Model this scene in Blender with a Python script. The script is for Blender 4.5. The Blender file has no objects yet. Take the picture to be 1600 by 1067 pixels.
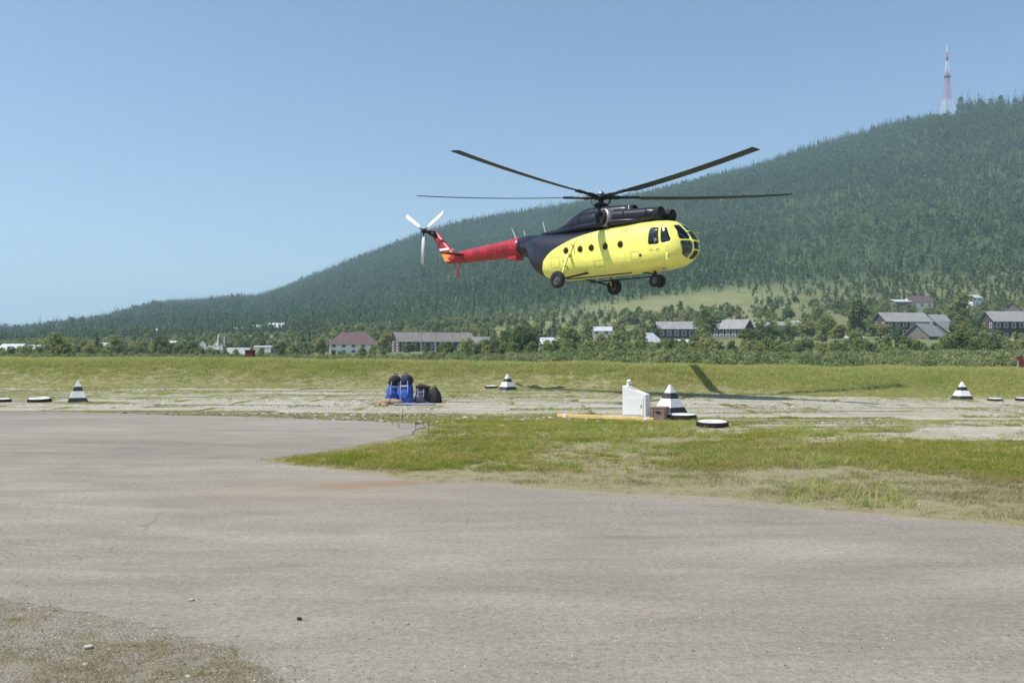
import bpy, bmesh, math, random
import numpy as np
from mathutils import Vector, Matrix, Euler

# ------------------------------------------------------------------ camera, sky, sun, exposure
scn = bpy.context.scene
col = scn.collection
EYE, F, CX, HY = 2.0, 1450.0, 800.0, 542.0          # eye height (m), focal length / centre / horizon row in photo pixels
cam_d = bpy.data.cameras.new("camera"); cam = bpy.data.objects.new("camera", cam_d); col.objects.link(cam)
cam_d.sensor_width = 36.0; cam_d.lens = 36.0 * F / 1600.0
cam_d.clip_start = 0.05; cam_d.clip_end = 40000.0
cam.location = (0, 0, EYE)
cam.rotation_euler = (math.radians(90.0) + math.atan((HY - 533.5) / F), 0, 0)
scn.camera = cam

SUN_EL, SUN_AZ = math.radians(56.0), math.radians(15.0)   # the sun stands left of the camera, a little behind it
sun_dir = Vector((-math.cos(SUN_EL) * math.cos(SUN_AZ), -math.cos(SUN_EL) * math.sin(SUN_AZ), math.sin(SUN_EL)))
world = bpy.data.worlds.new("World"); scn.world = world; world.use_nodes = True
wn = world.node_tree
sky = wn.nodes.new("ShaderNodeTexSky"); sky.sky_type = 'NISHITA'; sky.sun_disc = False
sky.sun_elevation = SUN_EL
sky.sun_rotation = math.atan2(sun_dir.x, sun_dir.y)
sky.altitude = 300.0; sky.air_density = 1.0; sky.dust_density = 0.45; sky.ozone_density = 2.0
bg = wn.nodes["Background"]; bg.inputs["Strength"].default_value = 0.106
wn.links.new(sky.outputs[0], bg.inputs["Color"])
sun_l = bpy.data.lights.new("sun", 'SUN'); sun_l.energy = 4.6; sun_l.angle = math.radians(0.53); sun_l.color = (1.0, 0.955, 0.88)
sun_o = bpy.data.objects.new("sun", sun_l); col.objects.link(sun_o); sun_o.location = (-40, -20, 80)
sun_o.rotation_euler = (-sun_dir).to_track_quat('-Z', 'Y').to_euler()
scn.view_settings.view_transform = 'Standard'; scn.view_settings.look = 'None'
scn.view_settings.exposure = 0.42; scn.view_settings.gamma = 1.0; scn.view_settings.use_curve_mapping = False
scn.cycles.use_denoising = True
scn.cycles.max_bounces = 6; scn.cycles.transparent_max_bounces = 12; scn.cycles.volume_bounces = 1
scn.cycles.diffuse_bounces = 2; scn.cycles.glossy_bounces = 2; scn.cycles.transmission_bounces = 3

rng = np.random.default_rng(7); random.seed(7)
R = math.radians

# ------------------------------------------------------------------ helpers
def px_x(px, Y): return (px - CX) / F * Y
def py_z(py, Y): return EYE - (py - HY) / F * Y

def tag(o, label=None, cat=None, group=None, kind=None):
    if label: o["label"] = label
    if cat: o["category"] = cat
    if group: o["group"] = group
    if kind: o["kind"] = kind
    return o

def mesh_data(name, v, f, mat=None, smooth=False):
    me = bpy.data.meshes.new(name)
    me.from_pydata([tuple(map(float, p)) for p in v], [], [tuple(map(int, q)) for q in f])
    for m in (mat if isinstance(mat, (list, tuple)) else [mat]):
        if m: me.materials.append(m)
    if smooth: me.polygons.foreach_set("use_smooth", [True] * len(me.polygons))
    me.update()
    return me

def quads_data(name, V, mat):
    """V: (n,4,3) array of quads"""
    n = len(V); me = bpy.data.meshes.new(name)
    me.vertices.add(n * 4); me.vertices.foreach_set("co", V.reshape(-1).astype(np.float32))
    me.loops.add(n * 4); me.loops.foreach_set("vertex_index", np.arange(n * 4, dtype=np.int32))
    me.polygons.add(n); me.polygons.foreach_set("loop_start", np.arange(0, n * 4, 4, dtype=np.int32))
    me.materials.append(mat); me.update(calc_edges=True); me.validate()
    return me

def obj(name, me, parent=None, loc=None, rot=None, scale=None, link=True):
    o = bpy.data.objects.new(name, me)
    if link: col.objects.link(o)
    if parent: o.parent = parent
    if loc is not None: o.location = loc
    if rot is not None: o.rotation_euler = rot
    if scale is not None: o.scale = scale if hasattr(scale, '__len__') else (scale,) * 3
    return o

def empty(name, loc=(0, 0, 0), rot=(0, 0, 0)):
    o = bpy.data.objects.new(name, None); col.objects.link(o)
    o.location = loc; o.rotation_euler = rot; o.empty_display_size = 0.2
    return o

class MB:
    """collects simple solids into one mesh"""
    def __init__(s): s.v = []; s.f = []
    def add(s, v, f):
        k = len(s.v); s.v += [tuple(p) for p in v]; s.f += [tuple(i + k for i in q) for q in f]; return s
    def box(s, c, d, M=None):
        x, y, z = (t / 2 for t in d)
        v = [Vector((a * x, b * y, e * z)) for e in (-1, 1) for a, b in ((-1, -1), (1, -1), (1, 1), (-1, 1))]
        if M is not None: v = [M @ p for p in v]
        v = [p + Vector(c) for p in v]
        return s.add(v, [(3, 2, 1, 0), (4, 5, 6, 7), (0, 1, 5, 4), (1, 2, 6, 5), (2, 3, 7, 6), (3, 0, 4, 7)])
    def tube(s, a, b, r0, r1=None, n=8):
        r1 = r0 if r1 is None else r1
        a, b = Vector(a), Vector(b); d = (b - a).normalized()
        u = d.orthogonal().normalized(); w = d.cross(u)
        v = []
        for p, r in ((a, r0), (b, r1)):
            for i in range(n):
                t = 2 * math.pi * i / n; v.append(p + (u * math.cos(t) + w * math.sin(t)) * r)
        f = [(i, (i + 1) % n, n + (i + 1) % n, n + i) for i in range(n)] + [tuple(range(n - 1, -1, -1)), tuple(range(n, 2 * n))]
        return s.add(v, f)
    def path(s, pts, radii, n=8):
        for i in range(len(pts) - 1): s.tube(pts[i], pts[i + 1], radii[i], radii[i + 1], n)
        return s
    def lathe(s, prof, n=24, axis='Z', c=(0, 0, 0)):
        v = []; m = len(prof)
        for r, h in prof:
            for i in range(n):
                t = 2 * math.pi * i / n; a, b = r * math.cos(t), r * math.sin(t)
                p = {'Z': (a, b, h), 'Y': (a, h, b), 'X': (h, a, b)}[axis]
                v.append((p[0] + c[0], p[1] + c[1], p[2] + c[2]))
        f = [(j * n + i, j * n + (i + 1) % n, (j + 1) * n + (i + 1) % n, (j + 1) * n + i) for j in range(m - 1) for i in range(n)]
        if axis == 'Y': f = [q[::-1] for q in f]
        return s.add(v, f)
    def loft(s, rings, cap=True):
        n = len(rings[0]); v = [p for r in rings for p in r]; m = len(rings)
        f = [(j * n + i, j * n + (i + 1) % n, (j + 1) * n + (i + 1) % n, (j + 1) * n + i) for j in range(m - 1) for i in range(n)]
        if cap: f += [tuple(range(n - 1, -1, -1)), tuple(range((m - 1) * n, m * n))]
        return s.add(v, f)
    def data(s, name, mat, smooth=False): return mesh_data(name, s.v, s.f, mat, smooth)
    def build(s, name, mat, parent=None, smooth=False, **k): return obj(name, s.data(name, mat, smooth), parent, **k)

def fix_normals(me):
    bm = bmesh.new(); bm.from_mesh(me); bmesh.ops.recalc_face_normals(bm, faces=bm.faces); bm.to_mesh(me); bm.free(); return me

def evaluated(o):
    dg = bpy.context.evaluated_depsgraph_get(); dg.update()
    return bpy.data.meshes.new_from_object(o.evaluated_get(dg))

def bevelled(o, w, seg=2):
    m = o.modifiers.new("b", 'BEVEL'); m.width = w; m.segments = seg; m.limit_method = 'ANGLE'; m.angle_limit = R(35); return o

# value noise ------------------------------------------------------------
_perm = np.random.default_rng(3).random((256, 256))
def vnoise(x, y, s=1.0):
    x = np.asarray(x, float) / s + 500.3; y = np.asarray(y, float) / s + 500.7
    i = np.floor(x).astype(int); j = np.floor(y).astype(int); a = x - i; b = y - j
    a = a * a * (3 - 2 * a); b = b * b * (3 - 2 * b)
    g = lambda p, q: _perm[p % 256, q % 256]
    return (g(i, j) * (1 - a) + g(i + 1, j) * a) * (1 - b) + (g(i, j + 1) * (1 - a) + g(i + 1, j + 1) * a) * b
def fbm(x, y, s, o=4):
    t = 0; w = 0; k = 1.0
    for _ in range(o):
        t = t + k * vnoise(x, y, s); w += k; k *= 0.5; s *= 0.47
    return t / w
def sstep(a, b, x):
    t = np.clip((np.asarray(x, float) - a) / (b - a), 0, 1); return t * t * (3 - 2 * t)

# ------------------------------------------------------------------ materials
def mat_new(name):
    m = bpy.data.materials.new(name); m.use_nodes = True; nt = m.node_tree
    return m, nt, nt.nodes["Principled BSDF"]
def N(nt, t, **k):
    n = nt.nodes.new(t)
    for a, b in k.items():
        if a.startswith("i_"): n.inputs[a[2:].replace("_", " ")].default_value = b
        else: setattr(n, a, b)
    return n
def L(nt, a, b): nt.links.new(a, b)
def noise(nt, vec, scale, detail=4, rough=0.55, dist=0.0):
    n = N(nt, "ShaderNodeTexNoise"); n.inputs["Scale"].default_value = scale; n.inputs["Detail"].default_value = detail
    n.inputs["Roughness"].default_value = rough; n.inputs["Distortion"].default_value = dist
    if vec is not None: L(nt, vec, n.inputs["Vector"])
    return n.outputs["Fac"]
def ramp(nt, fac, stops, interp='LINEAR'):
    n = N(nt, "ShaderNodeValToRGB"); e = n.color_ramp.elements; n.color_ramp.interpolation = interp
    while len(e) < len(stops): e.new(0.5)
    for q, (p, c) in zip(e, stops): q.position = p; q.color = (c if len(c) == 4 else (*c, 1)) if hasattr(c, '__len__') else (c, c, c, 1)
    L(nt, fac, n.inputs[0]); return n.outputs[0]
def mixc(nt, fac, a, b, mode='MIX'):
    n = N(nt, "ShaderNodeMix", data_type='RGBA', blend_type=mode)
    for s, v in ((n.inputs[0], fac), (n.inputs[6], a), (n.inputs[7], b)):
        if hasattr(v, 'is_output') or hasattr(v, 'links'): L(nt, v, s)
        else: s.default_value = (*v, 1) if hasattr(v, '__len__') and len(v) == 3 else v
    return n.outputs[2]
def math_(nt, op, a, b=None, c=None, clamp=False):
    n = N(nt, "ShaderNodeMath", operation=op); n.use_clamp = clamp
    for s, v in zip(n.inputs, (a, b, c)):
        if v is None: continue
        if hasattr(v, 'links'): L(nt, v, s)
        else: s.default_value = v
    return n.outputs[0]
def coords(nt, which="Object"): return N(nt, "ShaderNodeTexCoord").outputs[which]
def mapping(nt, vec, scale=(1, 1, 1), rot=(0, 0, 0), loc=(0, 0, 0)):
    n = N(nt, "ShaderNodeMapping"); n.inputs["Scale"].default_value = scale; n.inputs["Rotation"].default_value = rot; n.inputs["Location"].default_value = loc
    L(nt, vec, n.inputs["Vector"]); return n.outputs[0]
def bump(nt, bsdf, h, strength=0.3, dist=0.02):
    n = N(nt, "ShaderNodeBump"); n.inputs["Strength"].default_value = strength; n.inputs["Distance"].default_value = dist
    L(nt, h, n.inputs["Height"]); L(nt, n.outputs[0], bsdf.inputs["Normal"])

def m_plain(name, c, rough=0.6, metal=0.0, var=0.15, scale=6.0, spec=0.4, coat=0.0):
    """painted or bare surface with uneven wear"""
    m, nt, b = mat_new(name); v = coords(nt)
    n1 = noise(nt, v, scale, 5, 0.6); n2 = noise(nt, v, scale * 7, 3, 0.6)
    f = math_(nt, 'ADD', math_(nt, 'MULTIPLY', n1, 0.7), math_(nt, 'MULTIPLY', n2, 0.3))
    lo = tuple(x * (1 - var * 1.6) for x in c); hi = tuple(min(1, x * (1 + var)) for x in c)
    L(nt, ramp(nt, f, [(0.3, lo), (0.7, hi)]), b.inputs["Base Color"])
    L(nt, ramp(nt, n1, [(0.3, max(0, rough - 0.08)), (0.7, min(1, rough + 0.1))]), b.inputs["Roughness"])
    b.inputs["Metallic"].default_value = metal; b.inputs["Specular IOR Level"].default_value = spec; b.inputs["Coat Weight"].default_value = coat
    return m

def m_leaf(name, stops, transl=0.25, scale=0.15, rnd=0.5):
    """foliage: colour drifts from clump to clump and from plant to plant"""
    m, nt, b = mat_new(name)
    g = N(nt, "ShaderNodeNewGeometry"); oi = N(nt, "ShaderNodeObjectInfo")
    n = noise(nt, g.outputs["Position"], scale, 3, 0.6)
    f = math_(nt, 'ADD', math_(nt, 'MULTIPLY', n, 1 - rnd), math_(nt, 'MULTIPLY', oi.outputs["Random"], rnd))
    c = ramp(nt, f, stops)
    L(nt, c, b.inputs["Base Color"]); b.inputs["Roughness"].default_value = 0.75; b.inputs["Specular IOR Level"].default_value = 0.15
    t = N(nt, "ShaderNodeBsdfTranslucent"); L(nt, c, t.inputs[0])
    mx = N(nt, "ShaderNodeMixShader"); mx.inputs[0].default_value = transl
    L(nt, b.outputs[0], mx.inputs[1]); L(nt, t.outputs[0], mx.inputs[2]); L(nt, mx.outputs[0], nt.nodes["Material Output"].inputs[0])
    return m

def m_asphalt():
    m, nt, b = mat_new("old_asphalt"); v = coords(nt)
    big = noise(nt, mapping(nt, v, (0.10, 0.30, 1), (0, 0, R(-6))), 1.0, 5, 0.6, 0.6)
    mid = noise(nt, mapping(nt, v, (0.5, 1.6, 1), (0, 0, R(-4))), 1.0, 6, 0.65, 0.4)
    fine = noise(nt, v, 45, 4, 0.75); grit = noise(nt, v, 75, 3, 0.75)
    f = math_(nt, 'ADD', math_(nt, 'MULTIPLY', big, 0.5), math_(nt, 'MULTIPLY', mid, 0.5))
    c = ramp(nt, f, [(0.34, (0.150, 0.138, 0.114)), (0.48, (0.225, 0.204, 0.170)), (0.62, (0.310, 0.281, 0.236))])
    c = mixc(nt, math_(nt, 'MULTIPLY', ramp(nt, fine, [(0.35, 0.0), (0.68, 1.0)]), 0.30), c, (0.37, 0.335, 0.285))
    c = mixc(nt, ramp(nt, grit, [(0.59, 0.0), (0.70, 0.7)]), c, (0.50, 0.455, 0.39))
    c = mixc(nt, ramp(nt, grit, [(0.31, 0.7), (0.42, 0.0)]), c, (0.09, 0.082, 0.068))
    mg = noise(nt, v, 17, 5, 0.8)
    c = mixc(nt, ramp(nt, mg, [(0.36, 0.55), (0.50, 0.0)]), c, (0.135, 0.122, 0.10))
    c = mixc(nt, ramp(nt, mg, [(0.54, 0.0), (0.68, 0.45)]), c, (0.40, 0.365, 0.31))
    # cracks: cell borders of two sizes, broken up
    wv = N(nt, "ShaderNodeVectorMath", operation='ADD'); L(nt, v, wv.inputs[0])
    nn = N(nt, "ShaderNodeTexNoise"); nn.inputs["Scale"].default_value = 1.1; nn.inputs["Detail"].default_value = 6; L(nt, v, nn.inputs["Vector"])
    sc = N(nt, "ShaderNodeVectorMath", operation='SCALE'); L(nt, nn.outputs["Color"], sc.inputs[0]); sc.inputs[3].default_value = 0.8; L(nt, sc.outputs[0], wv.inputs[1])
    for s, w, th in ((0.16, 0.004, 0.50), (0.55, 0.007, 0.58)):
        vo = N(nt, "ShaderNodeTexVoronoi", feature='DISTANCE_TO_EDGE'); vo.inputs["Scale"].default_value = s; L(nt, wv.outputs[0], vo.inputs["Vector"])
        k = ramp(nt, vo.outputs["Distance"], [(0.0, 1.0), (w, 0.0)])
        k = math_(nt, 'MULTIPLY', k, ramp(nt, noise(nt, v, 0.35, 3), [(th, 0.0), (th + 0.12, 0.4)]))
        c = mixc(nt, k, c, (0.075, 0.07, 0.06))
    # rusty run-off stain spreading from the grass tip
    mp = mapping(nt, v, (1, 1, 1), (0, 0, 0))
    def spot(cx, cy, sx, sy, rot):
        q = mapping(nt, v, (1, 1, 1), (0, 0, 0), (-cx, -cy, 0)); q = mapping(nt, q, (1 / sx, 1 / sy, 0), (0, 0, 0)) if not rot else mapping(nt, mapping(nt, q, (1, 1, 0), (0, 0, rot)), (1 / sx, 1 / sy, 0))
        ln = N(nt, "ShaderNodeVectorMath", operation='LENGTH'); L(nt, q, ln.inputs[0])
        return ramp(nt, math_(nt, 'ADD', ln.outputs["Value"], math_(nt, 'MULTIPLY', math_(nt, 'SUBTRACT', mid, 0.5), 0.9)), [(0.1, 1.0), (1.0, 0.0)])
    c = mixc(nt, math_(nt, 'MULTIPLY', spot(-1.95, 13.55, 1.5, 0.50, R(-20)), 0.95), c, (0.235, 0.145, 0.082))
    c = mixc(nt, math_(nt, 'MULTIPLY', spot(-2.7, 13.0, 3.2, 1.6, 0), 0.42), c, (0.28, 0.222, 0.145))
    # drifted dust and mud along the far-left apron
    c = mixc(nt, math_(nt, 'MULTIPLY', ramp(nt, noise(nt, mapping(nt, v, (0.16, 0.8, 1)), 1.0, 5, 0.7), [(0.58, 0.0), (0.68, 1.0)]), 0.45), c, (0.155, 0.142, 0.118))
    # soil and chippings strewn over the broken edges of the sheet
    def strewn(c, ox, oy, nx_, ny_, w, col_):
        q = mapping(nt, v, (1, 1, 1), (0, 0, 0), (-ox, -oy, 0)); dt = N(nt, "ShaderNodeVectorMath", operation='DOT_PRODUCT'); L(nt, q, dt.inputs[0]); dt.inputs[1].default_value = (nx_, ny_, 0)
        dd = math_(nt, 'ADD', math_(nt, 'MULTIPLY', dt.outputs["Value"], 1 / w), math_(nt, 'MULTIPLY', math_(nt, 'SUBTRACT', noise(nt, v, 2.6, 6, 0.75), 0.5), 2.2))
        k = ramp(nt, math_(nt, 'ADD', math_(nt, 'MULTIPLY', dd, 0.5), 0.5), [(0.40, 1.0), (0.78, 0.0)])
        k = math_(nt, 'MULTIPLY', k, ramp(nt, fine, [(0.36, 0.35), (0.58, 1.0)]))
        sy = N(nt, "ShaderNodeSeparateXYZ"); L(nt, v, sy.inputs[0]); k = math_(nt, 'MULTIPLY', k, ramp(nt, math_(nt, 'MULTIPLY', sy.outputs[1], 1 / 20), [(0.70, 1.0), (0.78, 0.0)]))
        return mixc(nt, k, c, col_)
    chips = ramp(nt, grit, [(0.36, (0.13, 0.115, 0.09)), (0.5, (0.245, 0.222, 0.18)), (0.66, (0.40, 0.37, 0.32))])
    c = strewn(c, -1.25, 5.5, 0.57, 0.82, 0.95, chips)
    c = strewn(c, 2.18, 12.1, -0.448, -0.894, 0.40, ramp(nt, grit, [(0.36, (0.15, 0.128, 0.085)), (0.5, (0.265, 0.232, 0.165)), (0.66, (0.41, 0.365, 0.28))]))
    L(nt, c, b.inputs["Base Color"]); b.inputs["Roughness"].default_value = 0.9; b.inputs["Specular IOR Level"].default_value = 0.25
    bump(nt, b, math_(nt, 'ADD', fine, math_(nt, 'MULTIPLY', grit, 0.6)), 0.45, 0.012)
    return m

def m_ground():
    m, nt, b = mat_new("dry_turf_soil"); v = coords(nt)
    a = noise(nt, mapping(nt, v, (0.12, 0.45, 1)), 1.0, 6, 0.65, 0.5); d = noise(nt, v, 3.0, 6, 0.7); e = noise(nt, v, 60, 3, 0.7)
    c = ramp(nt, a, [(0.30, (0.23, 0.225, 0.075)), (0.50, (0.275, 0.245, 0.115)), (0.70, (0.30, 0.26, 0.165))])
    c = mixc(nt, ramp(nt, d, [(0.40, 0.0), (0.62, 0.75)]), c, (0.27, 0.245, 0.165))
    c = mixc(nt, ramp(nt, e, [(0.52, 0.0), (0.66, 0.85)]), c, (0.42, 0.385, 0.30))
    c = mixc(nt, ramp(nt, e, [(0.32, 0.75), (0.46, 0.0)]), c, (0.085, 0.078, 0.04))
    # stony verge beside the road on the left
    s = N(nt, "ShaderNodeSeparateXYZ"); L(nt, v, s.inputs[0])
    k = math_(nt, 'MULTIPLY', ramp(nt, math_(nt, 'MULTIPLY', s.outputs[1], 1 / 20), [(0.62, 1.0), (0.72, 0.0)]), ramp(nt, math_(nt, 'ADD', math_(nt, 'MULTIPLY', s.outputs[0], 0.2), 0.5), [(0.45, 1.0), (0.55, 0.0)]))
    gv = ramp(nt, e, [(0.36, (0.13, 0.115, 0.09)), (0.5, (0.245, 0.222, 0.18)), (0.66, (0.40, 0.37, 0.32))]); gv = mixc(nt, ramp(nt, d, [(0.45, 0.0), (0.65, 0.5)]), gv, (0.235, 0.205, 0.135))
    c = mixc(nt, k, c, gv)
    L(nt, c, b.inputs["Base Color"]); b.inputs["Roughness"].default_value = 0.95; b.inputs["Specular IOR Level"].default_value = 0.1
    bump(nt, b, math_(nt, 'ADD', d, e), 0.6, 0.03)
    return m

def m_concrete():
    m, nt, b = mat_new("weathered_concrete"); v = coords(nt); g = N(nt, "ShaderNodeNewGeometry").outputs["Position"]; oi = N(nt, "ShaderNodeObjectInfo").outputs["Random"]
    a = noise(nt, g, 0.6, 6, 0.7); d = noise(nt, g, 5.0, 5, 0.7); e = noise(nt, g, 40, 3, 0.7)
    c = ramp(nt, a, [(0.3, (0.34, 0.315, 0.255)), (0.7, (0.50, 0.47, 0.40))])
    c = mixc(nt, math_(nt, 'MULTIPLY', oi, 0.35), c, (0.24, 0.225, 0.19))
    stk = noise(nt, mapping(nt, g, (0.10, 0.75, 1)), 1.0, 6, 0.7, 0.8)
    c = mixc(nt, ramp(nt, stk, [(0.50, 0.0), (0.62, 0.85)]), c, (0.26, 0.235, 0.14))
    c = mixc(nt, ramp(nt, d, [(0.52, 0.0), (0.64, 0.85)]), c, (0.20, 0.185, 0.10))
    c = mixc(nt, ramp(nt, e, [(0.56, 0.0), (0.72, 0.7)]), c, (0.50, 0.49, 0.45))
    c = mixc(nt, ramp(nt, e, [(0.30, 0.7), (0.42, 0.0)]), c, (0.12, 0.112, 0.09))
    L(nt, c, b.inputs["Base Color"]); b.inputs["Roughness"].default_value = 0.92; b.inputs["Specular IOR Level"].default_value = 0.2
    bump(nt, b, math_(nt, 'ADD', d, e), 0.5, 0.015)
    return m

def m_hill():
    m, nt, b = mat_new("hillside_floor"); v = coords(nt)
    a = noise(nt, v, 0.01, 5, 0.6); d = noise(nt, v, 0.09, 5, 0.7)
    c = ramp(nt, a, [(0.35, (0.040, 0.070, 0.030)), (0.65, (0.065, 0.095, 0.036))])
    c = mixc(nt, ramp(nt, d, [(0.4, 0.0), (0.65, 0.5)]), c, (0.075, 0.085, 0.038))
    at = N(nt, "ShaderNodeAttribute", attribute_name="meadow")
    c = mixc(nt, at.outputs["Fac"], c, ramp(nt, d, [(0.3, (0.14, 0.165, 0.065)), (0.7, (0.23, 0.22, 0.105))]))
    L(nt, c, b.inputs["Base Color"]); b.inputs["Roughness"].default_value = 0.95; b.inputs["Specular IOR Level"].default_value = 0.1
    return m

M = {}
M['asphalt'] = m_asphalt(); M['ground'] = m_ground(); M['concrete'] = m_concrete(); M['hill'] = m_hill()
M['grass'] = m_leaf("meadow_grass", [(0.28, (0.15, 0.23, 0.025)), (0.48, (0.29, 0.325, 0.048)), (0.62, (0.42, 0.37, 0.10)), (0.78, (0.52, 0.42, 0.20))], 0.45, 0.55, 0.35)
M['dry_grass'] = m_leaf("dry_grass", [(0.2, (0.22, 0.215, 0.075)), (0.5, (0.32, 0.28, 0.14)), (0.8, (0.42, 0.36, 0.21))], 0.4, 0.5, 0.6)
M['bank_grass'] = m_leaf("bank_grass", [(0.25, (0.29, 0.37, 0.09)), (0.5, (0.40, 0.435, 0.135)), (0.75, (0.54, 0.47, 0.20))], 0.45, 0.22, 0.4)
M['weed'] = m_leaf("tall_weed", [(0.2, (0.075, 0.115, 0.03)), (0.8, (0.15, 0.17, 0.055))], 0.3, 0.5, 0.5)
M['conifer'] = m_leaf("conifer_needles", [(0.15, (0.032, 0.064, 0.028)), (0.5, (0.056, 0.098, 0.038)), (0.85, (0.095, 0.145, 0.050))], 0.1, 0.005, 0.4)
M['birch'] = m_leaf("birch_leaves", [(0.2, (0.075, 0.125, 0.032)), (0.5, (0.105, 0.152, 0.042)), (0.85, (0.165, 0.205, 0.055))], 0.28, 0.006, 0.45)
M['tree_leaf'] = m_leaf("broad_leaves", [(0.2, (0.095, 0.145, 0.045)), (0.5, (0.205, 0.255, 0.078)), (0.85, (0.36, 0.36, 0.13))], 0.5, 0.05, 0.55)
M['willow'] = m_leaf("willow_leaves", [(0.2, (0.13, 0.18, 0.070)), (0.5, (0.22, 0.27, 0.115)), (0.85, (0.33, 0.345, 0.155))], 0.42, 0.06, 0.5)
M['bark'] = m_plain("bark", (0.10, 0.085, 0.065), 0.9, 0, 0.3, 8)
M['birch_bark'] = m_plain("birch_bark", (0.42, 0.40, 0.36), 0.85, 0, 0.35, 5)

# ------------------------------------------------------------------ terrain
def foot(x): return 52.0 - 0.02 * np.minimum(x, 9) + 5.0 * sstep(9, -3, x) - 4.2 * sstep(9.5, 15, x) - 0.08 * np.maximum(0, x - 15)
def gz(x, y):
    """height of the airfield and the valley floor near it"""
    x = np.asarray(x, float); y = np.asarray(y, float)
    z = -0.50 * sstep(20, 37, y)
    yf = foot(x) + 0.8 * (fbm(x, y * 0, 14, 2) - 0.5); top = 0.70 - 0.0080 * np.clip(x, 0, 60) + 0.30 * sstep(9, -25, x) + 0.25 * (fbm(x, y * 0 + 9, 9, 3) - 0.5)
    bw = 5.5 + 4.0 * sstep(9.5, 15, x); t = np.clip((y - yf) / bw, 0, 1); rise = t * t * (3 - 2 * t) * 0.6 + t * 0.4
    wl = sstep(8, -26, x)                                     # the bank spreads out to the left
    t2 = np.clip((y - yf + 14) / 20, 0, 1)
    rise = rise * (1 - 0.25 * wl) + 0.25 * wl * t2 * t2
    fall = sstep(yf + bw + 2, yf + bw + 12.5, y)
    z = z + (top + 0.50) * rise * (1 - fall) + 0.1 * fall
    z = z + sstep(24, 40, y) * 0.06 * (fbm(x, y, 5, 3) - 0.5) + 0.10 * sstep(49, 53, y) * (fbm(x, y, 1.6, 3) - 0.5)
    return z

T330 = ([-900, 0, 500, 800, 1000, 1200, 1400, 1600, 2400], [552, 551, 550, 545, 532, 526, 526, 530, 530])
T520 = ([-900, 0, 300, 450, 600, 800, 1000, 1250, 1450, 1600, 2400], [546, 541, 529, 521, 519, 505, 492, 480, 481, 485, 490])
SKY_PX = [-1200, -600, -200, 0, 60, 150, 190, 240, 300, 400, 430, 500, 600, 660, 720, 800, 900, 1000, 1100, 1170, 1250, 1340, 1440, 1500, 1600, 1750, 2000, 2600]
SKY_PY = [534, 531, 527, 523, 517, 506, 493, 479, 476, 470, 462, 433, 394, 370, 355, 341, 326, 311, 286, 268, 240, 216, 190, 182, 171, 164, 178, 290]
RID_PX = [-1200, 0, 150, 400, 700, 1100, 1480, 1600, 2600]
RID_Y = [3900, 3200, 2800, 2200, 1800, 1500, 1310, 1250, 1150]
def hz(x, Y):
    """height of the valley side and the hill, for Y >= 200 m"""
    x = np.asarray(x, float); Y = np.asarray(Y, float)
    px = CX + F * x / Y
    z200 = -0.30 + 0 * Y
    z330 = EYE - (np.interp(px, *T330) - HY) / F * 330
    z520 = EYE - (np.interp(px, *T520) - HY) / F * 520
    Yr = np.interp(px, RID_PX, RID_Y); zr = EYE - (np.interp(px, SKY_PX, SKY_PY) - HY) / F * Yr
    a = np.clip((Y - 200) / 130, 0, 1); b = np.clip((Y - 330) / 190, 0, 1); c = np.clip((Y - 520) / (Yr - 520), 0, 1)
    c2 = c * 0.75 + 0.25 * (c * c * (3 - 2 * c))
    z = z200 + (z330 - z200) * (a * a * (3 - 2 * a)) + (z520 - z330) * b + (zr - z520) * c2
    z = z + (fbm(x, Y, 160, 4) - 0.5) * 26 * np.sin(np.pi * c) + (fbm(x, Y, 45, 3) - 0.5) * 6 * np.sin(np.pi * np.clip(c * 1.0, 0, 1))
    d = np.clip((Y - Yr) / (0.9 * Yr), 0, 1)
    return z - zr * 0.9 * d * d * (3 - 2 * d)
def tz(x, y):
    return float(gz(x, y)) if y < 205 else float(hz(x, y))

def grid_mesh(name, xs, ys, zf, mat, attr=None):
    X, Y = np.meshgrid(xs, ys); Z = zf(X, Y); nx, ny = len(xs), len(ys)
    me = bpy.data.meshes.new(name); V = np.stack([X, Y, Z], -1).reshape(-1, 3)
    i = (np.arange(ny - 1)[:, None] * nx + np.arange(nx - 1)[None]).reshape(-1)
    Fq = np.stack([i, i + 1, i + 1 + nx, i + nx], 1)
    me.vertices.add(len(V)); me.vertices.foreach_set("co", V.reshape(-1).astype(np.float32))
    me.loops.add(len(Fq) * 4); me.loops.foreach_set("vertex_index", Fq.reshape(-1).astype(np.int32))
    me.polygons.add(len(Fq)); me.polygons.foreach_set("loop_start", np.arange(0, len(Fq) * 4, 4, dtype=np.int32))
    me.polygons.foreach_set("use_smooth", [True] * len(Fq))
    me.materials.append(mat); me.update(calc_edges=True)
    return me

def spaced(parts): return np.unique(np.concatenate(parts))
xs = spaced([np.arange(-75, 75.1, 0.6), 75 + np.cumsum(1.0 * 1.14 ** np.arange(50)), -75 - np.cumsum(1.0 * 1.14 ** np.arange(50))])
xs = xs[(xs > -7600) & (xs < 7600)]
ys = spaced([np.arange(-40, 16, 4.0), np.arange(16, 44, 1.0), np.arange(44, 78, 0.4), np.arange(75, 230, 3.0), 230 + np.cumsum(8 * 1.16 ** np.arange(33)), -40 - np.cumsum(8 * 1.4 ** np.arange(10))])
ys = ys[(ys > -420) & (ys < 8300)]
def ground_z(X, Y): return np.where(Y < 215, gz(X, Y), gz(X, 215 + 0 * Y) - 1.2 * sstep(215, 260, Y))
tag(obj("ground", grid_mesh("ground", xs, ys, ground_z, M['ground'])), "grassy airfield ground with a low turf bank along its far side", None, None, "structure")

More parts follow.
